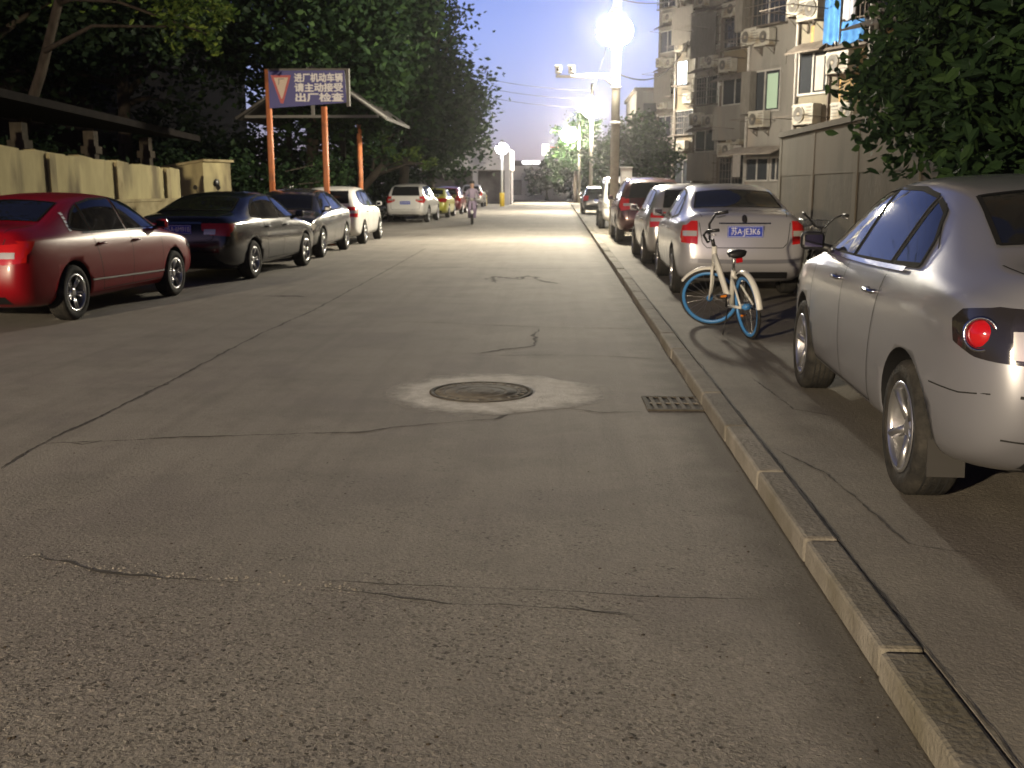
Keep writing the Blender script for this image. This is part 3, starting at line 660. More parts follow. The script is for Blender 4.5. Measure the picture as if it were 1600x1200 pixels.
t = thing('bollard', 'yellow painted post left of the white lamp at the far gate', 'bollard', (-6.0, 84., 0)); mb = MB(); mb.tube([(0, 0, 0), (0, 0, .8), (0, 0, .86)], [.16, .16, .1], 14); mb.build('post', M['yellow'], t); mb = MB(); mb.lathe([(.17, .6), (.17, .7)], 14, axis='z'); mb.build('band', M['black'], t)
t = thing('utility_box', 'small grey box on a post beside the nearest lamp pole', 'utility box', (1.98, 31.2, 0)); mb = MB(); mb.box(-.17, .17, -.12, .12, 1.55, 2.05, bev=.02); mb.box(-.19, .19, -.14, .14, 2.052, 2.08); mb.build('cabinet', M['grey_metal'], t); mb = MB(); mb.tube([(0, 0, 0), (0, 0, 1.55)], .04, 8); mb.build('post', M['grey_metal'], t)
# ---- overhead cables
M['cable'] = mat('cable_sheath', (.05, .05, .06), .6)
def cable(a, b, sag, label, r=.012, group='overhead cables'):
    a, b = Vector(a), Vector(b); P = []
    for i in range(25):
        t = i/24; p = a.lerp(b, t); p.z -= sag*4*t*(1-t); P.append(p)
    mb = MB(); mb.tube(P, r, 5); o = mb.build('overhead_cable', M['cable']); tag(o, label, 'cable', group)
for i, (za, zb) in enumerate(((9.6, 9.9), (9.0, 9.3), (8.4, 8.7), (7.8, 8.1))):
    cable((-14, 33+i*1.2, zb+2.2), (1.62, 31.0+.1*i, za), .5, ['topmost','second','third','lowest'][i]+' thin black cable crossing the dusk sky down to the nearest lamp pole', .009)
for i, z in enumerate((7.2, 6.7, 6.2)): cable((-12, 66+i, z+3.2), (1.92, 64, z), .7, ['topmost','middle','lowest'][i]+' of three thin black cables crossing the sky to the second lamp pole', .014)
cable((1.62, 31, 4.75), (7.1, 60, 9.5), .9, 'black cable sagging from the nearest lamp pole to the apartment block', .022)
cable((1.62, 31, 6.8), (7.1, 52, 11.5), .6, 'black cable rising from the nearest lamp pole to the upper flats', .016)
cable((1.7, 31, 7.3), (1.92, 64, 7.3), .5, 'black cable strung between the first and second lamp poles', .014)
cable((1.6, 31, 9.2), (2.2, -9, 9.0), .6, 'black cable running overhead from the nearest lamp pole back over the viewer', .010)

# ---------------------------------------------------------------- right wall and pavement edge
M['wall'] = noisy('stained_render_wall', (.085, .075, .058), (.125, .112, .088), 1.6, .9, .3, 25, c3=(.12, .10, .075), scale3=.5, stretch=(1, 1, .35))
M['wall_panel'] = noisy('weathered_wall_panel', (.066, .057, .044), (.10, .087, .068), 2.4, .9, .5, 20, c3=(.09, .075, .055), scale3=.9, stretch=(1, 1, .4))
t = thing('boundary_wall', 'stained grey rendered wall with recessed panels behind the parked cars on the right', 'wall', (4.62, 22.2, 0))
t.rotation_euler = (0, 0, R(-90))       # local x runs toward the viewer
mb = MB(); mb.box(0, 36, .0, .2, 0, 2.5); mb.build('wall', M['wall'], t)
mb = MB()
for k in range(13):
    x0 = k*2.8; mb.box(x0, x0+.22, -.028, -.003, 0, 2.497)
mb.box(0, 36.4, -.07, .24, 2.503, 2.60); mb.build('pier', M['wall'], t)
mb = MB()
for k in range(13): x0 = k*2.8; mb.box(x0+.223, x0+2.797, -.018, -.003, 1.72, 2.49)
mb.build('upper_band', M['wall'], t)
mb = MB()
for k in range(13): x0 = k*2.8; mb.box(x0+.223, x0+2.797, -.008, -.003, .0, 1.715)
mb.build('wall_panel', M['wall_panel'], t)
# awning slab leaning on top of the wall, beside the tree
# ---------------------------------------------------------------- serrated apartment building
M['render'] = noisy('aged_cream_render', (.078, .072, .063), (.125, .116, .10), .7, .9, .15, 12, c3=(.13, .10, .065), scale3=.35, stretch=(1, 1, .3))
M['render_pale'] = noisy('pale_flat_panel', (.11, .104, .096), (.16, .15, .138), 1.5, .85, .1, 12, c3=(.17, .14, .12), scale3=.6, stretch=(1, 1, .3))
M['render_y'] = noisy('rain_stained_yellow_render', (.112, .10, .078), (.155, .14, .11), 1.2, .9, .15, 12, c3=(.18, .12, .055), scale3=.6, stretch=(1, 1, .3))
M['win_dark'] = mat('unlit_window', (.02, .022, .026), .12, 0, .2); M['frame'] = noisy('window_frame_alu', (.18, .17, .16), (.27, .255, .24), 6, .5)
M['curtain'] = noisy('curtain_cloth', (.18, .17, .16), (.32, .29, .27), 6, .9, stretch=(8, 8, .5)); M['curtain_g'] = mat('green_curtain', (.24, .33, .26), .9)
M['lit_win'] = mat('lit_window', (.8, .85, .9), .5, emit=(.72, .87, 1.0), es=1.6)
M['cage'] = mat('rusty_cage', (.075, .06, .05), .8, .3); M['ac'] = noisy('ac_casing', (.19, .18, .16), (.26, .245, .215), 5, .6, c3=(.14, .115, .08), scale3=2); M['acfan'] = mat('ac_fan_dark', (.05, .045, .04), .7)
M['awning'] = noisy('awning_sheet', (.09, .075, .065), (.16, .14, .12), 3, .85); M['rust'] = noisy('rust_stain', (.22, .13, .05), (.34, .22, .10), 6, .95)
M['blue_cloth'] = noisy('blue_laundry', (.03, .11, .30), (.07, .21, .46), 3, .85, .2, 10); M['white_cloth'] = noisy('white_laundry', (.3, .31, .37), (.45, .45, .5), 4, .9)
dV = Vector((.485, -.875, 0)).normalized(); nV = Vector((-.875, -.485, 0)).normalized()
bld = thing('apartment_building', 'tall aged apartment block with sawtooth bays, caged windows and air conditioners on the right', 'building', (6.9, 31.4, 0))
B0 = Vector((6.9, 31.4, 0))
def FT(E):          # face frame: x along the face toward the viewer, y out of the face, z up
    o = Vector(E)-B0
    return Matrix(((dV.x, nV.x, 0, o.x), (dV.y, nV.y, 0, o.y), (0, 0, 1, 0), (0, 0, 0, 1)))
AC0 = None
def ac(T, u, z, w=.85, flip=False):
    global AC0
    if AC0 is None:
        b = MB(); b.box(-w/2, w/2, .05, .38, 0, .58, bev=.02); b.box(-w/2-.02, w/2+.02, .38, .40, .5, .54); o = b.build('air_conditioner', M['ac'], bld)
        f = MB(); f.lathe([(0, .012), (.05, .012), (.055, .02), (.20, .02)], 24, T=Matrix.Translation((-.14, .39, .29))); f.lathe([(.235, .0), (.235, .03), (.215, .03), (.205, .0)], 24, m=1, T=Matrix.Translation((-.14, .385, .29))); f.ball((-.14, .405, .29), (.06, .015, .06), m=1)
        for k in range(5): f.box(.15, .38, .383, .392, .10+.09*k, .12+.09*k, m=0)
        f.build('fan_grille', [M['acfan'], M['ac']], o)
        f = MB(); 
        for sx_ in (-.32, .32): f = MB(); f.box(sx_-.02, sx_+.02, .01, .42, -.05, -.005); f.box(sx_-.02, sx_+.02, .01, .04, -.3, -.05); f.tube([(sx_, .40, -.04), (sx_, .03, -.28)], .012, 5); f.build('bracket', M['cage'], o)
        AC0 = o; c = o
    else: c = copy_tree(AC0, bld)
    c.matrix_local = T @ Matrix.Translation((u, .02, z)) @ (Matrix.Diagonal((-1, 1, 1, 1)) if flip else Matrix.Identity(4))
    return c
def part_box(name, T, boxes, m, parent=bld, **k):
    b = MB()
    for q in boxes: b.box(*q, T=T, **k)
    return b.build(name, m, parent)
def window(T, u0, u1, z0, z1, style='plain', rs=random):
    fr = part_box('window', T, [(u0-.05, u1+.05, -.02, .06, z0-.06, z0), (u0-.05, u1+.05, -.02, .06, z1, z1+.06), (u0-.05, u0, -.02, .06, z0, z1), (u1, u1+.05, -.02, .06, z0, z1), ((u0+u1)/2-.025, (u0+u1)/2+.025, -.01, .05, z0, z1)], M['frame'])
    part_box('pane', T, [(u0, u1, .005, .02, z0, z1)], M['lit_win'] if style == 'lit' else M['win_dark'], fr)
    if style in ('curtain', 'green'):
        part_box('curtain', T, [(u1-(u1-u0)*.42, u1-.12, .022, .03, z0+.05, z1-.1)], M['curtain'] if style == 'curtain' else M['curtain_g'], fr)
    if style in ('cage', 'lit'):
        b = MB()
        for k in range(5): z = z0+(z1-z0)*k/4; b.box(u0-.08, u1+.08, .36, .38, z-.012, z+.012, T=T); b.box(u0-.10, u0-.08, .02, .38, z-.01, z+.01, T=T); b.box(u1+.08, u1+.10, .02, .38, z-.01, z+.01, T=T)
        for k in range(9 if style == 'cage' else 3): u = u0+(u1-u0)*k/(8 if style == 'cage' else 2); b.box(u-.01, u+.01, .35, .37, z0, z1, T=T)
        b.box(u0-.1, u1+.1, .03, .38, z0-.05, z0-.02, T=T)
        b.build('window_cage', M['cage'], fr)
    if style == 'balcony': part_box('balcony_box', T, [(u0-.1, u1+.1, .07, .5, z0-.75, z0-.06)], M['render'], fr)
    return fr
def awn(T, u0, u1, z, d=.7):
    b = MB(); b.add([(u0, .02, z), (u1, .02, z), (u1, d, z-.28), (u0, d, z-.28), (u0, .02, z-.04), (u1, .02, z-.04), (u1, d, z-.32), (u0, d, z-.32)], [(0, 1, 2, 3), (4, 7, 6, 5), (3, 2, 6, 7), (0, 3, 7, 4), (1, 5, 6, 2), (0, 4, 5, 1)], T=T); b.build('awning', M['awning'], bld)
Ys = [24.1, 31.4, 39.3, 46., 54.6, 63.9, 75.]
HT = 19.
M['screen'] = noisy('balcony_screen', (.055, .05, .045), (.11, .10, .09), 5, .8, stretch=(6, 6, .6))
rs = random.Random(4)
for k, Y in enumerate(Ys):
    E = Vector((6.9, Y, 0)); T = FT(E)
    mw = M['render_y'] if k < 2 else (M['render'] if k % 2 else M['render_pale'])
    Sx = E+dV*5.6; pts = [E, Sx, Vector((15., Sx.y, 0)), Vector((15., E.y+2.2, 0)), Vector((8.5, E.y+1.1, 0))]
    h = HT+k*.013; b = MB(); n = len(pts)
    b.add([p-B0 for p in pts]+[p-B0+Vector((0, 0, h)) for p in pts], [tuple(range(n))[::-1], tuple(range(n, 2*n))]+[(i, (i+1) % n, n+(i+1) % n, n+i) for i in range(n)])
    b.build('wall', mw, bld)
    if k == 0:
        window(T, .2, 1.9, 5.25, 6.9, 'cage'); ac(T, .75, 4.05); awn(T, -.05, 2.6, 5.15, .9); window(T, .3, 1.8, 8.1, 9.4)
        ac(T, 1.9, 4.1, flip=True)
    elif k == 1:
        window(T, .15, 1.25, 4.15, 5.25, 'curtain'); ac(T, .75, 3.25); ac(T, 2.0, 4.55); ac(T, .72, 6.1, flip=True)
        window(T, .3, 1.2, 7.2, 8.4); window(T, 1.6, 2.8, 7.4, 8.6, 'cage')
        fr = window(T, 1.55, 2.9, 5.25, 6.6, 'cage')
        for q in [(.40, .46, .001, .004, 2.6, 3.2), (1.0, 1.05, .001, .004, 2.4, 3.2), (1.75, 1.8, .001, .004, 3.6, 4.5), (2.3, 2.37, .001, .004, 3.3, 4.5), (.5, .62, .001, .004, 5.5, 6.0)]: part_box('rust_streak', T, [q], M['rust'])
        # blue sheets hung on the cage
        b = MB(); 
        for (u0, u1, z0, z1, mi) in ((1.5, 2.1, 5.35, 6.75, 0), (2.15, 2.6, 5.9, 6.7, 1), (2.1, 2.95, 5.3, 5.85, 0)):
            vs = []; N = 10
            for i in range(N+1):
                u = u0+(u1-u0)*i/N; w_ = .44+.03*math.sin(i*1.9+u0*5)
                vs += [(u, w_, z0+.04*math.sin(i)), (u, w_-.01, z1)]
            b.add(vs, [(2*i, 2*i+2, 2*i+3, 2*i+1) for i in range(N)], mi, True, T)
        o = b.build('hanging_laundry', [M['blue_cloth'], M['white_cloth']]); o.location = B0; tag(o, 'blue and white sheets hung outside a caged window beside the dark tree', 'laundry')
        awn(T, 1.3, 3.1, 7.0, .5); awn(T, .0, 1.4, 5.55, .5); part_box('balcony_screen', T, [(1.45, 2.95, .42, .46, 6.75, 7.3)], M['screen']); ac(T, 2.3, 3.2, flip=True); ac(T, .3, 6.3); part_box('conduit', T, [(1.36, 1.40, .02, .07, .2, 9.)], M['cage'])
    elif k == 2:
        window(T, .15, 1.75, 4.2, 5.55, 'green'); ac(T, .95, 3.6); ac(T, 1.05, 6.4, flip=True); window(T, .1, 1.9, 7.1, 8.5, 'cage'); awn(T, -.1, 2.3, 8.9, .6)
        awn(T, -.6, 2.3, 2.95, .8); window(T, -.0+.1, 1.3, 1.75, 2.5); window(T, 1.5, 2.0, 1.75, 2.5); window(T, .2, 1.9, 10., 11.4, 'cage')
        ac(T, .8, 9.1); window(T, .1, 1.9, 12.8, 14.2, 'cage'); part_box('balcony_screen', T, [(-.3, .1, .02, .5, 7.0, 8.6)], M['screen']); ac(T, 1.6, 9.3, flip=True); ac(T, .35, 6.5); part_box('shade_sheet', T, [(.0, .5, .05, .35, 4.1, 5.6)], M['screen']); part_box('white_panel', T, [(.02, 2.0, .001, .03, 5.7, 6.2)], M['render_pale']); part_box('white_panel', T, [(.1, 1.9, .001, .02, 3.0, 3.5)], M['render_pale'])
    else:
        seq = {3: ['cage', 'panel', 'cage', 'panel', 'curtain'], 4: ['panel', 'cage', 'curtain', 'cage', 'panel'], 5: ['plain', 'lit', 'cage', 'curtain', 'cage'], 6: ['cage', 'plain', 'cage', 'plain', 'cage']}[k]
        off = {3: 0., 4: 1.2, 5: .2, 6: .6}[k]
        for j in range(6):
            z = 1.5+j*2.85+off; s_ = seq[j % 5] if k != 5 or j != 6 else 'plain'
            if k == 5: s_ = 'lit' if j == 2 else ('cage' if s_ == 'lit' else s_)
            if s_ == 'panel':
                part_box('balcony_wall', T, [(.1, 1.95, .001, .45, z-.9, z+.5)], M['render_pale']); window(T, .2, 1.8, z+.6, z+1.6, 'plain')
            else:
                window(T, .15, 1.15 if s_ == 'lit' else 1.85, z, z+1.35, s_)
            if s_ != 'lit': ac(T, rs.uniform(.5, 1.3), z-.95 if s_ != 'panel' else z-1.6, flip=rs.random() < .5)
            if rs.random() < .6: awn(T, 0, 2.0, z+1.85, .55)
            if rs.random() < .22: part_box('balcony_screen', T, [(.05, 2.1, .40, .44, z-.55, z+1.5)], M['screen'])
            if rs.random() < .6: ac(T, rs.uniform(1.4, 1.9), z-1.1, flip=True)
            part_box('pipe', T, [(rs.uniform(.0, .1), .16, .03, .12, z-1.3, z+1.4)], M['cage'])
        if k == 3: part_box('blue_cloth_strip', T, [(1.6, 2.1, .46, .47, 1.9, 3.2)], M['curtain'])
    # drying racks sticking out over the street
    b = MB()
    for j in range(6):
        b = MB(); z = 3.6+j*2.85+rs.uniform(-.3, .3); ln = rs.uniform(.9, 1.7)
        for u in (.3, 1.6): b.tube([(u, .03, z), (u-.1, ln, z+.05)], .014, 5, T=T)
        b.tube([(.2, ln, z+.05), (1.6, ln, z+.05)], .012, 5, T=T); b.build('drying_rack', M['cage'], bld)
    b = MB(); b.tube([(.04, .07, .1), (.04, .07, HT-.2)], .05, 8, T=T); b.build('drainpipe', M['frame'], bld)
b = MB(); b.box(7, 15.2, 22, 77, HT+.1, HT+.5); b.v = [tuple(Vector(v)-B0) for v in b.v]; b.build('roof', M['render'], bld)
t = thing('apartment_building', 'low pale building far down the street behind the trees on the right', 'building', (6.6, 92, 0))
mb = MB(); mb.box(0, 12, 0, 14, 0, 9.6); mb.build('wall', M['render_pale'], t)
mb = MB(); mb.box(-.2, 12.2, -.2, 14.2, 9.603, 9.9); mb.build('roof', M['render'], t)
for i in range(3):
    for j in range(3): mb = MB(); mb.box(.6+i*2.1, 1.9+i*2.1, -.03, -.003, 1.2+j*3, 2.6+j*3); mb.build('window', M['win_dark'], t)
# ---------------------------------------------------------------- trees
def leaf_mat(name, c1, c2, c3):
    m = mat(name, c1, .75, spec=.12); n = m.node_tree.nodes; l = m.node_tree.links; p = n['Principled BSDF']
    g = n.new('ShaderNodeNewGeometry'); r = n.new('ShaderNodeValToRGB')
    r.color_ramp.elements[0].color = (*c1, 1); r.color_ramp.elements[1].color = (*c3, 1); e = r.color_ramp.elements.new(.6); e.color = (*c2, 1)
    l.new(g.outputs['Random Per Island'], r.inputs[0]); l.new(r.outputs[0], p.inputs['Base Color'])
    t = n.new('ShaderNodeBsdfTranslucent'); mx = n.new('ShaderNodeMixShader'); mx.inputs[0].default_value = .25
    l.new(r.outputs[0], t.inputs['Color']); l.new(p.outputs[0], mx.inputs[1]); l.new(t.outputs[0], mx.inputs[2])
    l.new(mx.outputs[0], n['Material Output'].inputs['Surface']); return m
M['leaf'] = leaf_mat('leaf_green', (.008, .019, .008), (.014, .032, .011), (.03, .058, .016))
M['leaf_dark'] = leaf_mat('leaf_dark_green', (.006, .013, .007), (.011, .022, .010), (.02, .036, .015))
M['leaf_lit'] = leaf_mat('leaf_lamplit', (.03, .06, .012), (.06, .10, .02), (.13, .17, .03))  # brighter leaf copy with the lamplight put into its colour
M['bark'] = noisy('bark', (.022, .018, .014), (.055, .045, .036), 6, .95, .7, 25, stretch=(1, 1, .3))
def tree(label, x, y, blobs, n, size, lm, seed, trunk=.2, name='tree', cat='tree', group=None, aspect=1.7, cl=.28, z0=0., droop=0., tr=True, base=None, hexa=False):
    """blobs: (dx, dy, z, radius) in metres; leaves gather in clumps around twigs spread through every blob"""
    r = random.Random(seed); t = thing(name, label, cat, (x, y, z0), 0, group)
    V = []; F = []; tot = sum(b[3]**2 for b in blobs); tips = []
    for (bx, by, bz, br) in blobs:
        nb = int(n*br*br/tot); nc = max(6, int(nb/42)); cs = []
        for i in range(nc):
            d = Vector((r.gauss(0, 1), r.gauss(0, 1), r.gauss(0, .9))).normalized()*(br*r.uniform(.35, 1.0)**.6)*(1+.22*math.sin(3*i+seed))
            cs.append((Vector((bx, by, bz))+Vector((d.x, d.y, d.z*.85)), br*cl*r.uniform(.5, 1.25)))
        tips += [c for c, _ in cs[:5]]
        for i in range(nb):
            c, cr = cs[i % nc]
            p = c+Vector((r.gauss(0, .5), r.gauss(0, .5), r.gauss(0, .42)))*cr*1.15
            a = Vector((r.gauss(0, 1), r.gauss(0, 1), r.gauss(0, .5)-droop)).normalized()
            b_ = a.cross(Vector((r.gauss(0, 1), r.gauss(0, 1), r.gauss(0, 1)))).normalized(); s = size*r.uniform(.6, 1.3)
            k = len(V); q = a*s; w = b_*s/aspect
            if hexa:            # leaf folded along its midrib
                u_ = a.cross(b_)*s*r.uniform(.03, .14)
                V += [tuple(p-q*.55), tuple(p-q*.22+w*.46+u_), tuple(p+q*.2+w*.40+u_), tuple(p+q*.62-u_*.8), tuple(p+q*.2-w*.40+u_), tuple(p-q*.22-w*.46+u_)]; F += [(k, k+1, k+2, k+3), (k, k+3, k+4, k+5)]
            else: V += [tuple(p-q*.5), tuple(p+w*.5), tuple(p+q*.6), tuple(p-w*.5)]; F.append((k, k+1, k+2, k+3))
    me = bpy.data.meshes.new('crown'); me.from_pydata(V, [], F); me.materials.append(lm); me.update()
    link(bpy.data.objects.new('crown', me), t)
    if tr:
        mb = MB(); top = blobs[0]; bs = Vector(base or (0, 0, 0)); fork = Vector((top[0]*.5, top[1]*.5, max(1.2, (top[2]-top[3]*.4))))
        mb.tube([bs-Vector((0, 0, .1)), bs.lerp(fork, .3)+Vector((r.uniform(-.15, .15), 0, 0)), bs.lerp(fork, .7)+Vector((0, r.uniform(-.15, .15), 0)), fork], [trunk*1.35, trunk, trunk*.85, trunk*.7], 10)
        for q in r.sample(tips, min(len(tips), 9)):
            a = bs.lerp(fork, r.uniform(.75, 1.)); mid = a.lerp(q, .5)+Vector((r.uniform(-.3, .3), r.uniform(-.3, .3), .25))
            mb.tube([a, mid, q], [trunk*.5, trunk*.28, .02], 6)
        mb.build('trunk', M['bark'], t)
    return t
GL = 'dark street trees on the left'
tree('broad dark street tree behind the orange posts, its low branches over the parked cars', -8.6, 36.5, [(0, 0, 6.5, 3.4), (1.5, 1, 8.7, 3.0), (1.0, -1.5, 5.6, 2.9), (-2.6, 0, 8.2, 3.4), (1.2, 2, 4.5, 2.3), (.4, 0, 11., 3.0)], 30000, .25, M['leaf'], 1, .24, group=GL)
tree('dark street tree with the rounded outline that stands out against the dusk sky', -7.4, 47.5, [(1.2, 0, 5.6, 2.9), (0, 0, 7.8, 3.3), (-2, 0, 6.2, 3.), (1.4, 2, 4.0, 2.0), (0, 1, 10., 2.6)], 26000, .27, M['leaf'], 2, .24, group=GL)
tree('dark street tree nearest the far gate, hanging low behind the yellow car', -7.6, 60, [(.6, 0, 5.3, 3.2), (-2, 0, 6.6, 3.6), (1.2, -2, 4.0, 2.4), (-1, 0, 9.3, 2.8)], 13000, .3, M['leaf'], 3, .24, group=GL)
tree('dark tree behind the entrance shed, left of the blue sign', -15.5, 37, [(0, 0, 7.5, 4.2), (3, 1, 9.2, 3.8), (-3.5, 0, 8.6, 4.4), (.5, 0, 11.5, 4.)], 20000, .3, M['leaf_dark'], 4, .26, group=GL)
tree('large dark tree above the open shed at the upper left', -15., 25.5, [(0, 0, 6.9, 3.1), (-3.4, 0, 7.4, 3.3), (2.6, 1, 7.3, 2.9), (-6.5, 0, 6.6, 3.0), (0, 1, 9.6, 3.3), (4.6, 2, 6.9, 2.2)], 26000, .22, M['leaf_dark'], 5, .26, group=GL)
tree('leafy tree with yellow-green lamp-lit leaves hanging left of the blue sign', -13.2, 23.2, [(4.7, -.4, 6.2, 1.3), (5.3, -.2, 5.1, .8), (3.2, -.4, 6.6, 1.4), (5.7, -.4, 6.6, 1.)], 6500, .14, M['leaf_lit'], 6, .13, hexa=True, group=GL)
tree('dark shrub growing behind the orange posts and the grey car', -9.6, 31, [(0, 0, 1.5, 1.3), (1.1, 1.5, 1.3, 1.1), (1.3, 4, 1.6, 1.4), (-1.5, -1, 1.3, 1.2)], 6000, .16, M['leaf'], 7, .07, 'shrub', 'shrub')
tree('pale leaning tree trunk behind the white hatchback with a thin lit crown', -8.0, 42.6, [(1.6, 0, 2.7, .8), (.8, .3, 2.9, .7), (2.4, .2, 2.5, .6)], 900, .17, M['leaf_lit'], 8, .20, base=(-1.5, 0, 0))
GR = 'lamp-lit trees far down the right side'
tree('bushy tree lit by the lamps, rising behind the nearest pole', 4.2, 58, [(0, 0, 3.6, 1.9), (-1., 0, 2.8, 1.4), (1.2, 0, 3.0, 1.5), (.2, 0, 4.6, 1.2)], 6500, .22, M['leaf'], 11, .16, group=GR)
tree('tree lit yellow-green around the third street lamp', 1.6, 101, [(0, 0, 5.8, 2.2), (-1.2, 0, 4., 2.), (1.4, 0, 4.4, 2.), (.8, 0, 7.4, 1.5)], 5500, .36, M['leaf'], 12, .2, group=GR)
tree('tree beyond the second street lamp with lit leaves', 4.6, 82, [(0, 0, 4.2, 2.2), (-1.6, 0, 3.4, 1.7), (1.8, 0, 4.6, 2.)], 5000, .3, M['leaf'], 13, .18, group=GR)
tree('low dark tree where the street ends, left of the lit tree', -1.4, 118, [(0, 0, 2.6, 2.1), (-1.2, 0, 2.0, 1.5), (1.8, 0, 2.4, 1.9), (3.6, 0, 3.2, 2.)], 5000, .36, M['leaf_dark'], 14, .2, group=GR)
for i, (x, y, z, r_) in enumerate(((-20, 150, 4, 4.), (-12, 160, 3.6, 3.6), (9, 150, 4, 3.8), (16, 158, 4.5, 4.2), (4, 165, 3.2, 3.))):
    tree(['far dark tree standing behind the gatehouse', 'far dark tree just right of the gatehouse roof', 'far dark tree behind the lit tree at the street end', 'far dark tree beyond the low pale building', 'far low tree in the middle of the street end'][i], x, y, [(0, 0, z, r_), (r_*.7, 0, z*.8, r_*.7)], 1800, .6, M['leaf_dark'], 20+i, .3, group='far trees beyond the street end')
# near tree over the right wall
tree('dark broad-leaved tree hanging over the wall above the near silver car', 6.9, 13.0, [(-.7, .6, 3.4, 1.5), (-1.2, 1.8, 4.3, 1.3), (.2, 0, 4.6, 2.0), (-1.4, .4, 2.6, .9), (-.9, -2.2, 3.3, 1.5), (-.6, -2., 5.0, 1.7), (1.6, -1, 3., 1.8), (-1.5, 2.6, 3.3, .9), (-1.9, -.6, 3.2, .8), (-2.6, -2, 2.2, .9), (-2.35, -3.5, 2.1, 1.), (-2.8, -.4, 2.7, .7), (-1.9, -4.5, 2.9, 1.3), (-2.4, -2.8, 3.4, 1.2), (-2.2, -1.0, 3.9, 1.2)], 30000, .135, M['leaf'], 31, .14, hexa=True, aspect=1.7, cl=.34, droop=.5)
tree('branch of dark leaves crossing the top of the flats', 8.2, 19.0, [(-1.6, 0, 6.4, 1.3), (-2.4, .5, 7.0, .8), (0, 0, 6.4, 1.5), (-.6, -1, 5., 1.3)], 5200, .15, M['leaf'], 33, .13, aspect=2.2, cl=.34, droop=.4)

# ---------------------------------------------------------------- left side
M['ywall'] = noisy('yellow_painted_wall', (.33, .29, .16), (.44, .385, .215), 2.2, .85, .2, 14, c3=(.16, .135, .085), scale3=1.6, stretch=(1, 1, .3))
M['ydirt'] = noisy('dirty_plinth', (.22, .18, .10), (.38, .33, .2), 3, .9, .3, 20)
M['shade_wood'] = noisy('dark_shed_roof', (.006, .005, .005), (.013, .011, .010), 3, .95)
a, b = Vector((-9.9, 11.5, 0)), Vector((-9.0, 24.4, 0)); L = (b-a).length; ang = math.atan2(b.y-a.y, b.x-a.x)
t = thing('boundary_wall', 'yellow painted wall with grey pilasters behind the red car', 'wall', a, ang)
def hw(x): return 2.42-(.52*x/L)
mb = MB(); N = 26
for i in range(N):
    x0, x1 = L*i/N, L*(i+1)/N; mb.add([(x0, 0, 0), (x1, 0, 0), (x1, 0, hw(x1)), (x0, 0, hw(x0)+.03*math.sin(i*2.3)), (x0, .22, 0), (x1, .22, 0), (x1, .22, hw(x1)), (x0, .22, hw(x0)+.03*math.sin(i*2.3))], [(0, 1, 2, 3), (4, 7, 6, 5), (3, 2, 6, 7), (0, 3, 7, 4), (1, 5, 6, 2), (0, 4, 5, 1)])
mb.build('wall', M['ywall'], t)
mb = MB(); mb.box(0, L, -.06, -.003, 0, 1.18); mb.box(0, L, -.08, -.003, 1.183, 1.24); mb.build('plinth', M['ydirt'], t)
for x in (2.4, 4.9, 7.4, 9.9, 12.2): mb = MB(); mb.box(x-.10, x+.10, -.07, -.003, 1.243, hw(x)-.02); mb.build('pilaster', M['ydirt'] if x != 7.4 else M['ywall'], t)
t = thing('brick_hut', 'small yellow rendered hut with a slanting top beyond the yellow wall', 'hut', (-9.05, 26.2, 0))
mb = MB(); mb.add([(-1.6, 0, 0), (0, 0, 0), (.42, .9, 0), (-1.2, .9, 0), (-1.6, 0, 1.85), (0, 0, 2.12), (.42, .9, 2.12), (-1.2, .9, 1.85)], [(0, 1, 5, 4), (1, 2, 6, 5), (2, 3, 7, 6), (3, 0, 4, 7), (4, 5, 6, 7), (0, 3, 2, 1)]); mb.build('wall', M['ywall'], t)
mb = MB(); mb.add([(-1.68, -.06, 1.86), (.04, -.06, 2.13), (.50, .96, 2.13), (-1.25, .96, 1.86), (-1.68, -.06, 1.92), (.04, -.06, 2.19), (.50, .96, 2.19), (-1.25, .96, 1.92)], [(0, 3, 2, 1), (4, 5, 6, 7), (0, 1, 5, 4), (1, 2, 6, 5), (2, 3, 7, 6), (3, 0, 4, 7)]); mb.build('roof', M['ydirt'], t)
mb = MB(); mb.lathe([(0, -.02), (.09, -.02), (.1, 0)], 16, T=Matrix.Translation((.2, .40, 1.6)) @ Matrix.Rotation(R(65), 4, 'Z')); mb.build('vent', M['black'], t)
M['shed_post'] = noisy('shed_post', (.03, .026, .02), (.06, .05, .04), 4, .9)
# dark open shed above the wall
t = thing('open_shed', 'dark open shed with a sagging roof on posts above the yellow wall', 'shed', (-12, 20, 0))
mb = MB(); mb.add([(-8, -7, 3.9), (2.3, -7, 3.2), (2.3, 8, 2.7), (-8, 8, 4.2), (-8, -7, 4.05), (2.3, -7, 3.35), (2.3, 8, 2.85), (-8, 8, 4.35)], [(0, 3, 2, 1), (4, 5, 6, 7), (0, 1, 5, 4), (1, 2, 6, 5), (2, 3, 7, 6), (3, 0, 4, 7)]); mb.build('roof', M['shade_wood'], t)
mb = MB(); mb.box(-8, -7.8, -7, 8, 0, 3.9); mb.build('back_wall', M['shade_wood'], t)
for y in (-6.5, -3.6, -.8, 2.2, 5.2): mb = MB(); mb.box(1.75, 1.98, y, y+.22, 0, 2.68); mb.box(1.7, 2.03, y-.05, y+.27, 2.2, 2.36); mb.build('post', M['shed_post'], t)
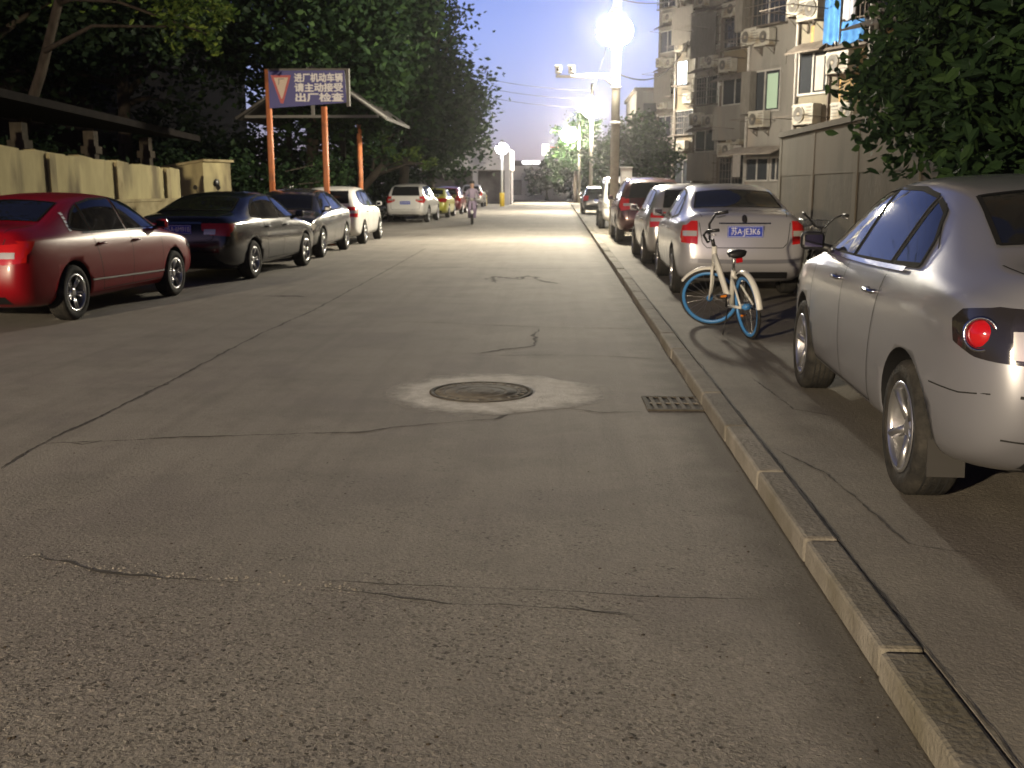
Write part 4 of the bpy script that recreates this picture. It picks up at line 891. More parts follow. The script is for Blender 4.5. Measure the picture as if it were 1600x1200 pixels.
# gabled entrance roof behind the sign
M['tin'] = noisy('weathered_tin', (.022, .02, .019), (.05, .046, .042), 3, .7, .1, 30)
M['fascia'] = mat('pale_fascia', (.13, .125, .115), .8)
t = thing('entrance_canopy', 'old tin gabled canopy with a pale edge board behind the blue sign', 'canopy', (-7.5, 33, 0))
mb = MB()
for s, xe, ze in ((1, 2.2, 3.6), (-1, -2.3, 3.6)):
    mb.add([(0, -1.2, 5.1), (xe, -1.2, ze), (xe, 4, ze), (0, 4, 5.1), (0, -1.2, 5.0), (xe, -1.2, ze-.1), (xe, 4, ze-.1), (0, 4, 5.0)], [(0, 1, 2, 3), (4, 7, 6, 5), (0, 4, 5, 1), (1, 5, 6, 2), (2, 6, 7, 3)])
mb.build('roof', M['tin'], t)
mb = MB(); mb.tube([(.05, -1.3, 5.03), (2.25, -1.3, 3.54)], .06, 6); mb.tube([(-.05, -1.3, 5.03), (-2.35, -1.3, 3.54)], .04, 6); mb.build('fascia_board', M['fascia'], t)
mb = MB(); mb.box(-2.1, 2.0, -1.22, -1.14, 3.56, 3.64); mb.box(-.05, .05, -1.22, -1.14, 3.64, 4.9); mb.build('tie_beam', M['fascia'], t)
for x in (-2.1, -.2): mb = MB(); mb.box(x, x+.18, 3.5, 3.7, 0, 3.55); mb.build('post', M['shade_wood'], t)
# sign on orange posts
M['orange'] = noisy('orange_painted_steel', (.50, .16, .06), (.58, .22, .09), 5, .5, .05, 30, c3=(.32, .12, .06), scale3=2)
M['sign_blue'] = mat('sign_blue', (.015, .018, .22), .5); M['sign_white'] = mat('sign_white', (.8, .8, .82), .5); M['sign_red'] = mat('sign_red', (.45, .05, .06), .5); M['sign_cream'] = mat('sign_cream', (.62, .50, .40), .5); M['sign_black'] = mat('sign_black', (.05, .04, .04), .6)
t = thing('entrance_sign', 'blue gate sign with a red triangle and three rows of white characters on orange posts', 'sign', (-7.42, 26.6, 0))
for x, h in ((0, 4.42), (1.42, 3.5)): mb = MB(); mb.tube([(x, .08, 0), (x, .08, h)], .075, 14); mb.box(x-.14, x+.14, -.06, .22, 0, .03); mb.build('post', M['orange'], t)
mb = MB(); mb.add([(.04, 0, 3.46), (2.02, 0, 3.60), (1.98, 0, 4.38), (.04, 0, 4.42), (.04, .06, 3.46), (2.02, .06, 3.60), (1.98, .06, 4.38), (.04, .06, 4.42)], [(0, 1, 2, 3), (4, 7, 6, 5), (0, 4, 5, 1), (1, 5, 6, 2), (2, 6, 7, 3), (3, 7, 4, 0)]); bd = mb.build('board', M['sign_blue'], t)
mb = MB(); mb.box(2.02, 2.10, -.03, .09, 3.5, 4.42); mb.box(.03, 2.02, -.02, -.003, 4.385, 4.43); mb.build('sign_frame', M['fascia'], t)
mb = MB(); mb.add([(.10, -.004, 4.27), (.62, -.004, 4.27), (.40, -.004, 3.58), (.33, -.004, 3.58)], [(0, 3, 2, 1)]); tr_ = mb.build('triangle', M['sign_red'], bd)
mb = MB(); mb.add([(.18, -.008, 4.21), (.545, -.008, 4.21), (.38, -.008, 3.70), (.35, -.008, 3.70)], [(0, 3, 2, 1)]); mb.build('triangle_field', M['sign_cream'], tr_)
text_obj('triangle_symbol', '厂', .18, M['sign_black'], tr_, (.365, -.012, 4.10), (math.pi/2, 0, 0), .001)
for s_, z, w_ in (('进厂机动车辆', 4.19, 1.0), ('请主动接受', 3.95, 1.2), ('出厂检查', 3.71, 1.45)):
    o = text_obj('sign_text', s_, .225, M['sign_white'], bd, (1.32, -.006, z), (math.pi/2, 0, 0), .002, w_)
    bm = bmesh.new(); bm.from_mesh(o.data)           # heavier strokes: the same glyphs laid again a few millimetres aside
    for i_, (ox, oy) in enumerate(((.009, 0), (-.009, 0), (0, .008), (0, -.008))):
        m2 = o.data.copy(); m2.transform(Matrix.Translation((ox, oy, .0006*(i_+1)))); bm.from_mesh(m2); bpy.data.meshes.remove(m2)
    bm.to_mesh(o.data); bm.free()
    bw = max(v.co.x for v in o.data.vertices)-min(v.co.x for v in o.data.vertices); o.scale.x = 1.24/bw
t = thing('steel_post', 'short orange steel post standing right of the blue gate sign', 'post', (-6.9, 36.0, 0)); mb = MB(); mb.tube([(0, 0, 0), (0, 0, 3.6)], .085, 14); mb.build('post', M['orange'], t); mb = MB(); mb.box(-.16, .16, -.16, .16, 0, .04); mb.build('base_plate', M['orange'], t)
# far gatehouse and buildings that close the street
M['gate_r'] = noisy('gatehouse_render', (.38, .36, .37), (.48, .46, .47), .6, .9); M['gate_d'] = noisy('gatehouse_dark', (.10, .09, .10), (.16, .15, .16), 2, .9)
t = thing('gatehouse', 'pale grey gatehouse with a deep flat roof at the far left end of the street', 'gatehouse', (-9.6, 88, 0))
mb = MB(); mb.box(-4, 5.4, -.5, 9, 2.9, 4.7); mb.build('roof', M['gate_r'], t)
mb = MB(); mb.box(-4.2, 3.2, -.8, 9.3, 4.703, 5.0); mb.build('parapet', M['gate_d'], t)
for x in (2.3, 5.0): mb = MB(); mb.box(x, x+.42, -.3, .2, 0, 2.897); mb.build('pillar', M['gate_r'], t)
mb = MB(); mb.box(-4, 5.3, 5, 8.9, 0, 2.89); mb.build('room', M['gate_d'], t)
t = thing('warehouse', 'long grey building closing the view beyond the gatehouse', 'building', (-6.5, 122, 0))
mb = MB(); mb.box(0, 7.4, 0, 9, 0, 3.9); mb.build('wall', M['gate_r'], t); mb = MB(); mb.box(-.3, 7.9, -.3, 9.3, 3.903, 4.5); mb.build('roof', M['gate_d'], t)
for x in (1., 3.4): mb = MB(); mb.box(x, x+1.1, -.04, -.003, 0, 2.3); mb.build('door', M['gate_d'], t)
mb = MB(); mb.box(0, 7.4, -.6, -.1, 0, .55); mb.build('low_wall', M['gate_r'], t)
M['strip'] = mat('light_strip', (.9, .9, .9), .5, emit=(1, 1, 1), es=9.); M['lsign'] = mat('lit_sign', (.9, .9, .8), .5, emit=(1, .97, .8), es=2.2)
mb = MB(); mb.box(2.2, 4.2, -.5, -.35, 4.15, 4.45); mb.build('light_strip', M['strip'], t)
t = thing('tall_sign', 'tall lit vertical sign rising beyond the trees at the street end', 'sign', (-2.0, 150, 0))
mb = MB(); mb.box(-.5, .5, 0, .3, 5.9, 7.5); mb.build('sign_face', M['lsign'], t); mb = MB(); mb.tube([(0, .15, 0), (0, .15, 5.9)], .12, 8); mb.build('post', M['grey_metal'], t); mb = MB(); mb.box(.5, 2.2, 0, .3, 7.0, 7.12); mb.build('red_strip', mat('red_lit', (.8, .1, .05), .5, emit=(1, .12, .05), es=1.2), t)
t = thing('shop_lamp', 'small round greenish lamp under the trees at the street end', 'lamp', (1.2, 128, 0))
mb = MB(); mb.tube([(0, 0, 0), (0, 0, 4.3)], .07, 8); mb.build('post', M['grey_metal'], t); mb = MB(); mb.ball((0, 0, 4.5), (.38, .38, .25)); mb.build('lamp_bowl', mat('greenish_lamp', (.8, .9, .7), .5, emit=(.85, 1, .6), es=30), t)
t = thing('low_wall', 'low pale wall along the far side of the crossing street', 'wall', (-20, 192, 0)); mb = MB(); mb.box(0, 60, 0, .3, 0, .7); mb.build('wall', M['gate_r'], t); mb = MB(); mb.box(-.05, 60.05, -.05, .35, .703, .8); mb.build('coping', M['gate_r'], t)

t = thing('sky_block', 'tall dark building added to block the sky behind the left trees', 'building', (-34, 40, 0))  # added dark mass, closes off the sky between the left trees
mb = MB(); mb.box(-20, 16, 0, 20, 0, 8.5); mb.build('wall', M['shade_wood'], t)
mb = MB(); mb.add([(-20.5, -.6, 8.4), (16.5, -.6, 8.4), (16.5, 20.5, 8.4), (-20.5, 20.5, 8.4), (-20.5, 10, 11.5), (16.5, 10, 11.5)], [(0, 1, 5, 4), (3, 4, 5, 2), (1, 2, 5), (0, 4, 3), (0, 3, 2, 1)]); mb.build('roof', M['shade_wood'], t)

tree('dark hedge mass behind the white sport utility car', -12.5, 50, [(0, 0, 1.6, 1.9), (2.2, 3, 1.7, 1.9), (-2.5, 2, 1.9, 2.2), (3, 9, 1.8, 2.), (1.5, 14, 2., 2.2)], 9000, .24, M['leaf_dark'], 41, .08, 'shrub', 'shrub')
tree('dark shrubs under the open shed roof beyond the yellow wall', -14, 28, [(0, 0, 1.7, 1.7), (-3, 1, 1.8, 1.9), (2.5, 2.5, 1.5, 1.5), (-6, 1, 1.8, 2.), (3.5, 5, 1.6, 1.6)], 8000, .2, M['leaf_dark'], 42, .07, 'shrub', 'shrub')

tree('dark creeper spilling over the wall right behind the near silver car', 5.2, 10.2, [(-.9, -1.4, 2.1, 1.0), (-.5, -.4, 2.3, 1.1), (-.8, .9, 2.5, 1.), (-.2, -2.6, 2.4, 1.3), (.4, -3.6, 2.8, 1.4), (-.9, 2.0, 2.6, .8), (.3, 0, 3.6, 1.3)], 19000, .14, M['leaf'], 51, .06, 'creeper', 'creeper', aspect=1.7, cl=.4, droop=.6, hexa=True)

tree('tall dark bushes filling the gap under the entrance canopy', -13, 43, [(0, 0, 2.2, 2.4), (3, 1, 2.2, 2.2), (-3.5, 0, 2.4, 2.6), (4.5, 5, 2.2, 2.2)], 12000, .24, M['leaf_dark'], 61, .08, 'shrub', 'shrub')
# ---------------------------------------------------------------- parked cars
P_silver = paint('silver_paint', (.29, .295, .33), .33, .55); P_silver2 = paint('warm_silver_paint', (.50, .50, .53), .30, .45); P_pale = paint('pale_grey_paint', (.50, .49, .48), .3, .6)
P_red = paint('red_paint', (.22, .003, .008), .32, .0, .05, .12, .3); P_black = paint('black_paint', (.008, .008, .011), .2, .2, .12, .6); P_dgrey = paint('dark_grey_paint', (.05, .05, .055), .25, .4)
P_white = paint('white_car_paint', (.72, .71, .68), .35, .0); P_yellow = paint('yellow_green_paint', (.55, .52, .04), .35, .1); P_wine = paint('wine_red_paint', (.16, .01, .02), .3, .3); P_brown = paint('dark_maroon_paint', (.07, .022, .02), .25, .3)
def by_wheel(pt, z, axle, side, heading, kind, sc, over=None):
    """middle of the car when one wheel's outer foot stands at pt"""
    K = dict(KINDS[kind]); K.update(over or {}); sx, sy = sc[0], sc[1]
    wx = K['wb'][0 if axle == 'rear' else 1]*sx; wy = (.89*sy)*(1 if side == 'left' else -1)
    c, s = math.cos(heading), math.sin(heading)
    return Vector((pt.x-(c*wx-s*wy), pt.y-(s*wx+c*wy), z))
U = math.pi/2
# near silver saloon: heading fixed by its two wheels on the pavement
A, B_ = G(1393, 768, .09), G(1247, 607, .09); hd = math.atan2(B_.y-A.y, B_.x-A.x)
NK = dict(wb=(-1.28, 1.30), rw=.315, st=[
   (-2.10, .66, .92, .54, 1.03, 1.045, .37, (.08, .02, 0, .02, .05, .10)),
   (-2.02, .775, .95, .60, 1.055, 1.075, .31, (.05, .01, 0, 0, .02, .05)),
   (-1.86, .845, .97, .64, 1.08, 1.105, .26, (.02, 0, 0, 0, 0, .02)), (-1.62, .885, .985, .665, 1.10, 1.13, .23),
   (-1.25, .895, .99, .63, 1.265, 1.30, .20), (-.88, .90, .985, .585, 1.395, 1.44, .20), (-.32, .90, .975, .58, 1.445, 1.49, .20),
   (.20, .90, .965, .58, 1.43, 1.48, .20), (.62, .90, .95, .59, 1.33, 1.38, .20), (.98, .895, .94, .64, 1.14, 1.18, .20),
   (1.28, .89, .92, .69, .98, 1.015, .20), (1.55, .875, .89, .67, .935, .97, .21), (1.86, .84, .82, .63, .85, .885, .22),
   (2.06, .77, .72, .57, .74, .765, .25), (2.16, .62, .60, .48, .62, .635, .30, (-.03, 0, 0, 0, -.02, -.03))],
   side=[[(.98, 1.01), (.60, 1.30), (.28, 1.385), (.10, 1.40), (.08, 1.015)],
         [(.03, 1.015), (.05, 1.40), (-.40, 1.395), (-.71, 1.36), (-.73, 1.03)],
         [(-.78, 1.035), (-.76, 1.345), (-.95, 1.29), (-1.10, 1.17), (-1.17, 1.05)]],
   rear_glass=('top', [(-1.50, -.58), (-1.54, 0), (-1.50, .58), (-.98, .51), (-.94, 0), (-.98, -.51)]),
   tail_rear=[(.28, .91), (.50, .935), (.68, .94), (.70, .86), (.68, .755), (.50, .735), (.28, .735)], tail_side=[(-2.08, .945), (-1.98, .95), (-1.83, .93), (-1.78, .885), (-1.82, .80), (-1.95, .755), (-2.08, .74)],
   tail_clear=[(.42, .75), (.69, .76), (.69, .865), (.42, .875)], tail_round=[(-1.955, .845, .054)],
   belt=1.005, plate=(.6, .70), doors=[(.09, 1.0, 1.01), (-.74, .09, 1.01)])
NK['handle'] = M['chrome']; NK['mirror'] = M['black']
c1, P1 = car('sedan', 'parked_car', 'near silver saloon with round red taillight, cut off by the right edge of the photo', 'car', by_wheel(A, .09, 'rear', 'left', hd, 'sedan', (1, 1, 1), NK), hd, P_silver, over=NK, tail='dark', group='cars parked on the right pavement', wheel='five')
# details only this close car shows
mb = MB(); P1.line(mb, 'left', [(1.02, 1.0), (.4, 1.0), (-.3, 1.005), (-1.02, 1.02)], .022, .012); mb.build('belt_trim', M['chrome'], c1)

mb = MB(); P1.line(mb, 'left', [(-.86, 1.33), (-1.2, 1.13)], .006, .003); P1.line(mb, 'rear', [(.66, .62), (.3, .60), (-.3, .60), (-.66, .62)], .012, .003); P1.line(mb, 'rear', [(.70, .44), (.3, .42), (-.3, .42), (-.70, .44)], .008, .003); P1.line(mb, 'left', [(-1.64, .60), (-1.88, .60), (-2.02, .62)], .006, .003); mb.build('bumper_seam', M['seam'], c1)
mb = MB(); mb.add([(-1.60, .84, .17), (-1.60, .68, .17), (-1.58, .68, .34), (-1.58, .84, .34), (-1.615, .84, .17), (-1.615, .68, .17), (-1.595, .68, .34), (-1.595, .84, .34)], [(0, 1, 2, 3), (4, 7, 6, 5), (0, 4, 5, 1), (1, 5, 6, 2), (2, 6, 7, 3), (3, 7, 4, 0)]); mb.build('mud_flap', M['flap'], c1)
mb = MB(); mb.box(-2.0, -1.9, -.45, .45, 1.085, 1.115, bev=.012); mb.build('boot_lip', P_silver, c1)
# silver saloon behind the bicycle
FK = dict(tail_rear=[(.62, .985), (.70, .985), (.80, .90), (.82, .72), (.62, .70)], tail_side=[(-2.24, .95), (-2.05, .93), (-2.06, .78), (-2.22, .71)], tail_clear=[(.63, .80), (.80, .80), (.80, .865), (.63, .865)], plate=(.6, .86))
c2, P2 = car('sedan', 'parked_car', 'silver saloon with blue plate and oval badge parked behind the bicycle', 'car', by_wheel(G(1046, 457, .09), .09, 'rear', 'left', U-R(1.2), 'sedan', (1, .94, 1.0)), U-R(1.2), P_silver2, sc=(1, .94, 1.0), over=FK, group='cars parked on the right pavement', ptxt='A·JE3K6')
h, n = P2.hit('rear', 0, 1.01)
mb = MB(); Tm = Matrix.Translation(h+n*.003) @ n.to_track_quat('Z', 'Y').to_matrix().to_4x4(); mb.lathe([(0, .012), (.05, .010), (.062, 0)], 24, axis='z', T=Tm @ Matrix.Diagonal((.55, 1.15, 1, 1))); mb.build('badge', M['dark_lens'], c2)
mb = MB(); P2.line(mb, 'rear', [(-.34, .955), (.34, .955)], .015, .012); mb.build('plate_trim', M['chrome'], c2)
mb = MB(); P2.line(mb, 'rear', [(-.72, .50), (-.3, .49), (.3, .49), (.72, .50)], .05, .006); mb.build('bumper_strip', P_silver, c2)
car('hatch', 'parked_car', 'pale grey hatchback mostly hidden behind the silver saloon with the blue plate', 'car', by_wheel(G(1001, 412, .09), .09, 'rear', 'left', U, 'hatch', (1, 1, .97)), U, P_pale, sc=(1, 1, .97), group='cars parked on the right pavement')
car('suv', 'parked_car', 'dark maroon sport utility car with red taillights by the nearest lamp pole', 'car', by_wheel(G(961, 378, .09), .09, 'rear', 'left', U, 'suv', (1, 1, .98)), U, P_brown, sc=(1, 1, .98), group='cars parked on the right pavement')
car('van', 'parked_van', 'small white van facing the camera with a black door mirror', 'van', by_wheel(G(935, 357, .09), .09, 'front', 'right', -U, 'van', (1, 1, .95)), -U, P_white, sc=(1, 1, .95), group='cars parked on the right pavement', detail=1, over=dict(mirror=M['black']))
car('hatch', 'parked_car', 'farthest small grey car on the right pavement, beyond the white van', 'car', by_wheel(G(908, 334, .09), .09, 'rear', 'left', U, 'hatch', (1, 1, .95)), U, P_dgrey, sc=(1, 1, .95), group='cars parked on the right pavement', detail=1)
# left row
gl = 'cars parked along the left side'
A, B_ = G(125, 500), G(279, 462); hr = math.atan2(B_.y-A.y, B_.x-A.x)
cr, PR = car('sedan', 'parked_car', 'dark red saloon at the left edge with bright red rear corner', 'car', by_wheel(A, 0, 'rear', 'right', hr, 'sedan', (1, 1, .985)), hr, P_red, sc=(1, 1, .985), group=gl, wheel='twin', over=dict(tail_rear=[(.38, .90), (.80, .92), (.80, .72), (.60, .70), (.42, .76)]))
mb = MB(); PR.line(mb, 'right', [(-.98, .44), (.98, .40)], .022, .012); mb.build('door_moulding', M['chrome'], cr); mb = MB(); PR.line(mb, 'right', [(-1.0, .99), (1.0, .975)], .014, .010); mb.build('belt_trim', M['chrome'], cr)
mb = MB(); PR.line(mb, 'right', [(-.96, .26), (.98, .25)], .03, .008); mb.build('sill_trim', P_red, cr)
mb = MB()
for i in range(5): z = 1.03+i*.045; PR.line(mb, 'right', [(-1.24+i*.012, z), (-1.19+i*.012, z+.004)], .032, .005)
mb.build('window_sticker', M['sign_white'], cr)
cb, PB = car('sedan', 'parked_car', 'black saloon with blue plate between the red car and the dark grey car', 'car', by_wheel(G(403, 435), 0, 'rear', 'right', hr, 'sedan', (1.03, 1.0, .98)), hr-R(.5), P_black, sc=(1.03, 1.0, .98), group=gl, wheel='twin', ptxt='A·6M91B', over=dict(tail_clear=[(.42, .78), (.60, .78), (.60, .86), (.42, .86)]))
mb = MB(); PB.line(mb, 'rear', [(-.36, .955), (.36, .955)], .03, .012); mb.build('boot_trim', M['chrome'], cb)
car('sedan', 'parked_car', 'dark grey saloon facing the camera under the blue gate sign', 'car', by_wheel(G(508, 402), 0, 'front', 'left', -U+R(1.2), 'sedan', (1.02, 1, 1)), -U+R(1.2), P_dgrey, sc=(1.02, 1, 1), group=gl, wheel='twin')
car('hatch', 'parked_car', 'bright white hatchback lit by the lamp, parked beyond the dark grey car', 'car', by_wheel(G(573, 381), 0, 'rear', 'right', U+R(1.), 'hatch', (1.05, 1, 1.)), U+R(1.), P_white, sc=(1.05, 1, 1.), group=gl)
car('suv', 'parked_car', 'white sport utility car seen from behind under the dark trees', 'car', by_wheel(G(671, 347), 0, 'rear', 'right', U-R(2), 'suv', (1, 1, .97)), U-R(2), P_white, sc=(1, 1, .97), group=gl)
car('sedan', 'parked_car', 'yellow-green taxi saloon parked beyond the white sport utility car', 'car', by_wheel(G(703, 340), 0, 'rear', 'right', U, 'sedan', (1, 1, 1)), U, P_yellow, group=gl, detail=1)
car('hatch', 'parked_car', 'wine red hatchback behind the scooter rider', 'car', by_wheel(G(724, 334.5), 0, 'rear', 'right', U, 'hatch', (1, 1, 1)), U, P_wine, group=gl, detail=1)
car('suv', 'parked_car', 'grey car standing in the far gateway under the gatehouse roof', 'car', Vector((-6.6, 80, 0)), U, P_pale, group='far cars', detail=1)
car('sedan', 'moving_car', 'distant car with pale bonnet where the street ends', 'car', Vector((0.3, 128, 0)), R(180), P_pale, group='far cars', detail=1)
# ---------------------------------------------------------------- bicycle
M['bike_white'] = mat('bicycle_white', (.62, .61, .56), .35, 0, .5); M['rim_blue'] = mat('rim_blue', (.05, .20, .46), .4, 0, .3); M['tyre'] = M['rubber']; M['steel'] = mat('steel', (.45, .45, .45), .3, 1)
def bike_wheel(name, parent, T, blue, r=.305):
    mb = MB(); mb.lathe([(r-.004, -.017), (r+.012, -.014), (r+.020, 0), (r+.012, .014), (r-.004, .017), (r-.010, 0)], 44, closed=True, T=T); w = mb.build(name, M['tyre'], parent)
    mb = MB(); mb.lathe([(r-.006, -.014), (r-.006, .014), (r-.036, .012), (r-.040, 0), (r-.036, -.012)], 44, closed=True, T=T); mb.build('rim', blue, w)
    mb = MB()
    for k in range(20):
        a = 2*math.pi*k/20; s = 1 if k % 2 else -1; mb.tube([(math.cos(a+.35*s)*.03, .022*s, math.sin(a+.35*s)*.03), (math.cos(a)*(r-.03), 0, math.sin(a)*(r-.03))], .0016, 4, T=T, cap=False)
    mb.build('spokes', M['steel'], w)
    mb = MB(); mb.lathe([(0, -.05), (.018, -.05), (.02, -.03), (.032, -.028), (.032, .028), (.02, .03), (.018, .05), (0, .05)], 20, T=T); mb.build('hub', blue, w)
def bicycle(label, loc, heading, lean, steer, white, blue, basket=False, group=None):
    b = thing('bicycle', label, 'bicycle', loc, heading, group); b.rotation_euler = (R(lean), 0, heading); b.rotation_mode = 'XYZ'; b.scale = (.95,)*3
    I = Matrix.Identity(4)
    bike_wheel('rear_wheel', b, Matrix.Translation((0, 0, .325)), blue)
    BBp = Vector((.43, 0, .29)); H1, H0 = Vector((.80, 0, .86)), Vector((.845, 0, .70))
    mb = MB(); mb.tube([H1+Vector((-.01, 0, .02)), H0+Vector((.005, 0, -.02))], .028, 12)
    mb.tube([(.815, 0, .78), (.70, 0, .62), (.56, 0, .42), BBp], [.040, .042, .042, .045], 12, flat=.72)
    mb.tube([BBp, (.33, 0, .56), (.285, 0, .66)], [.034, .026, .024], 12)
    for s in (-1, 1): mb.tube([BBp+Vector((0, s*.03, 0)), (0, s*.065, .325)], [.02, .013], 8); mb.tube([(.30, s*.02, .60), (0, s*.065, .335)], [.012, .010], 8)
    mb.build('frame', white, b)
    mb = MB(); mb.tube([(.42, -.055, .29), (.0, -.075, .325)], .045, 10, flat=.35); mb.build('chain_case', M['black'], b)
    mb = MB(); mb.tube([(.285, 0, .66), (.235, 0, .80)], .014, 10); mb.build('seat_post', M['steel'], b)
    mb = MB(); vs = []
    for i, (x, w, z) in enumerate(((-.12, .085, .0), (-.09, .10, .012), (-.02, .085, .012), (.05, .045, .008), (.13, .022, .0), (.15, .01, -.008))):
        for k in range(10):
            a = 2*math.pi*k/10; vs.append((.22+x, w*math.cos(a), .84+z+(.030 if math.sin(a) > 0 else .045)*math.sin(a)))
    mb.add(vs, [(i*10+k, i*10+(k+1) % 10, (i+1)*10+(k+1) % 10, (i+1)*10+k) for i in range(5) for k in range(10)]+[tuple(range(10)), tuple(50+k for k in range(10))], 0, True); sd = mb.build('saddle', M['black'], b)
    mb = MB(); mb.box(.085, .10, -.035, .035, .755, .80, bev=.006); mb.build('rear_reflector', M['red_glow'], sd)
    def arc(rr, a0, a1, w, T=I, c=(0, 0, .325), m=0):
        vs = []; N = 14
        for i in range(N+1):
            a = a0+(a1-a0)*i/N
            for k, (dy, dr) in enumerate(((-w, -.008), (-w*.6, .012), (0, .016), (w*.6, .012), (w, -.008))): vs.append((c[0]+(rr+dr)*math.cos(a), c[1]+dy, c[2]+(rr+dr)*math.sin(a)))
        return vs, [(i*5+k, i*5+k+1, (i+1)*5+k+1, (i+1)*5+k) for i in range(N) for k in range(4)]
    mb = MB(); mb.add(*arc(.345, R(60), R(178), .032), 0, True); mb.build('rear_mudguard', white, b)
    mb = MB(); mb.tube([(.38, .06, .27), (.30, .17, .03)], .008, 6); mb.build('kickstand', M['black'], b)
    cr_ = MB(); cr_.lathe([(0, -.06), (.06, -.06), (.06, -.05), (0, -.05)], 24, T=Matrix.Translation(BBp))
    for s, a in ((-1, R(-55)), (1, R(125))): e = BBp+Vector((math.cos(a)*.16, 0, math.sin(a)*.16)); cr_.tube([BBp+Vector((0, s*.06, 0)), e+Vector((0, s*.075, 0))], .011, 6)
    ck = cr_.build('crank', M['black'], b)
    for s, a in ((-1, R(-55)), (1, R(125))):
        e = BBp+Vector((math.cos(a)*.16, 0, math.sin(a)*.16)); q = MB(); q.box(e.x-.045, e.x+.045, min(e.y+s*.08, e.y+s*.17), max(e.y+s*.08, e.y+s*.17), e.z-.012, e.z+.012, bev=.004); pd = q.build('pedal', M['black'], ck)
        q = MB(); q.box(e.x-.052, e.x-.046, min(e.y+s*.095, e.y+s*.155), max(e.y+s*.095, e.y+s*.155), e.z-.010, e.z+.010); q.build('pedal_reflector', M['amber'], pd)
    # steering assembly turned about the head tube
    ax = (H1-H0).normalized(); T = Matrix.Translation(H0) @ Matrix.Rotation(steer, 4, ax) @ Matrix.Translation(-H0)
    fw = Vector((1.0, 0, .325)); T = T
    mb = MB(); mb.tube([H0+Vector((0, 0, -.01)), (.865, 0, .67)], .022, 10, T=T)
    for s in (-1, 1): mb.tube([(.862, s*.02, .68), (.875, s*.055, .64), (.93, s*.058, .48), (1.0, s*.055, .325)], [.018, .017, .014, .011], 8, T=T)
    mb.build('fork', white, b)
    bike_wheel('front_wheel', b, T @ Matrix.Translation(fw), blue)
    mb = MB(); mb.add(*arc(.345, R(48), R(128), .03, c=(1.0, 0, .325)), 0, True, T=T); mb.build('front_mudguard', white, b)
    mb = MB(); mb.tube([H1, H1+ax*.10+Vector((.02, 0, 0))], .020, 10, T=T); c = H1+ax*.10+Vector((.02, 0, 0))
    mb.tube([c+Vector((-.14, .28, .17)), c+Vector((-.04, .27, .18)), c+Vector((.03, .17, .12)), c+Vector((.04, .06, .0)), c+Vector((.04, 0, -.01)), c+Vector((.04, -.06, .0)), c+Vector((.03, -.17, .12)), c+Vector((-.04, -.27, .18)), c+Vector((-.14, -.28, .17))], .0125, 8, T=T)
    hb = mb.build('handlebar', M['black'], b)
    for s in (-1, 1):
        q = MB(); q.tube([c+Vector((-.17, s*.284, .168)), c+Vector((-.05, s*.272, .180))], .018, 10, T=T); q.build('grip', M['black'], hb)
        q = MB(); q.tube([c+Vector((-.02, s*.24, .17)), c+Vector((-.05, s*.265, .14)), c+Vector((-.13, s*.30, .13))], .006, 6, T=T); q.build('brake_lever', M['steel'], hb)
    if basket:
        q = MB()
        for i in range(9):
            for z in (0, 1): pass
            y = -.16+.04*i; q.tube([(1.0, y*.8, .80), (.99, y, 1.04)], .004, 4, T=T); q.tube([(1.26, y*.8, .80), (1.29, y, 1.04)], .004, 4, T=T)
        for z, k in ((.80, .8), (.88, .87), (.96, .93), (1.04, 1.)): q.tube([(1.0, -.16*k, z), (1.28, -.16*k, z), (1.28, .16*k, z), (1.0, .16*k, z), (1.0, -.16*k, z)], .005, 4, T=T)
        q.build('basket', M['steel'], b)
    return b
ra, fa = G(1160, 530, .09), G(1112, 512, .09)
bicycle('white bicycle with blue rims, front wheel turned sideways, standing on the pavement', (ra.x+.07, ra.y, .092), R(101), -8, R(60), M['bike_white'], M['rim_blue'])
bicycle('dark bicycle with a wire basket in the shadow of the wall beside the silver saloon', (3.72, 12.6, .092), R(118), -5, R(-25), M['black'], M['black'], True)
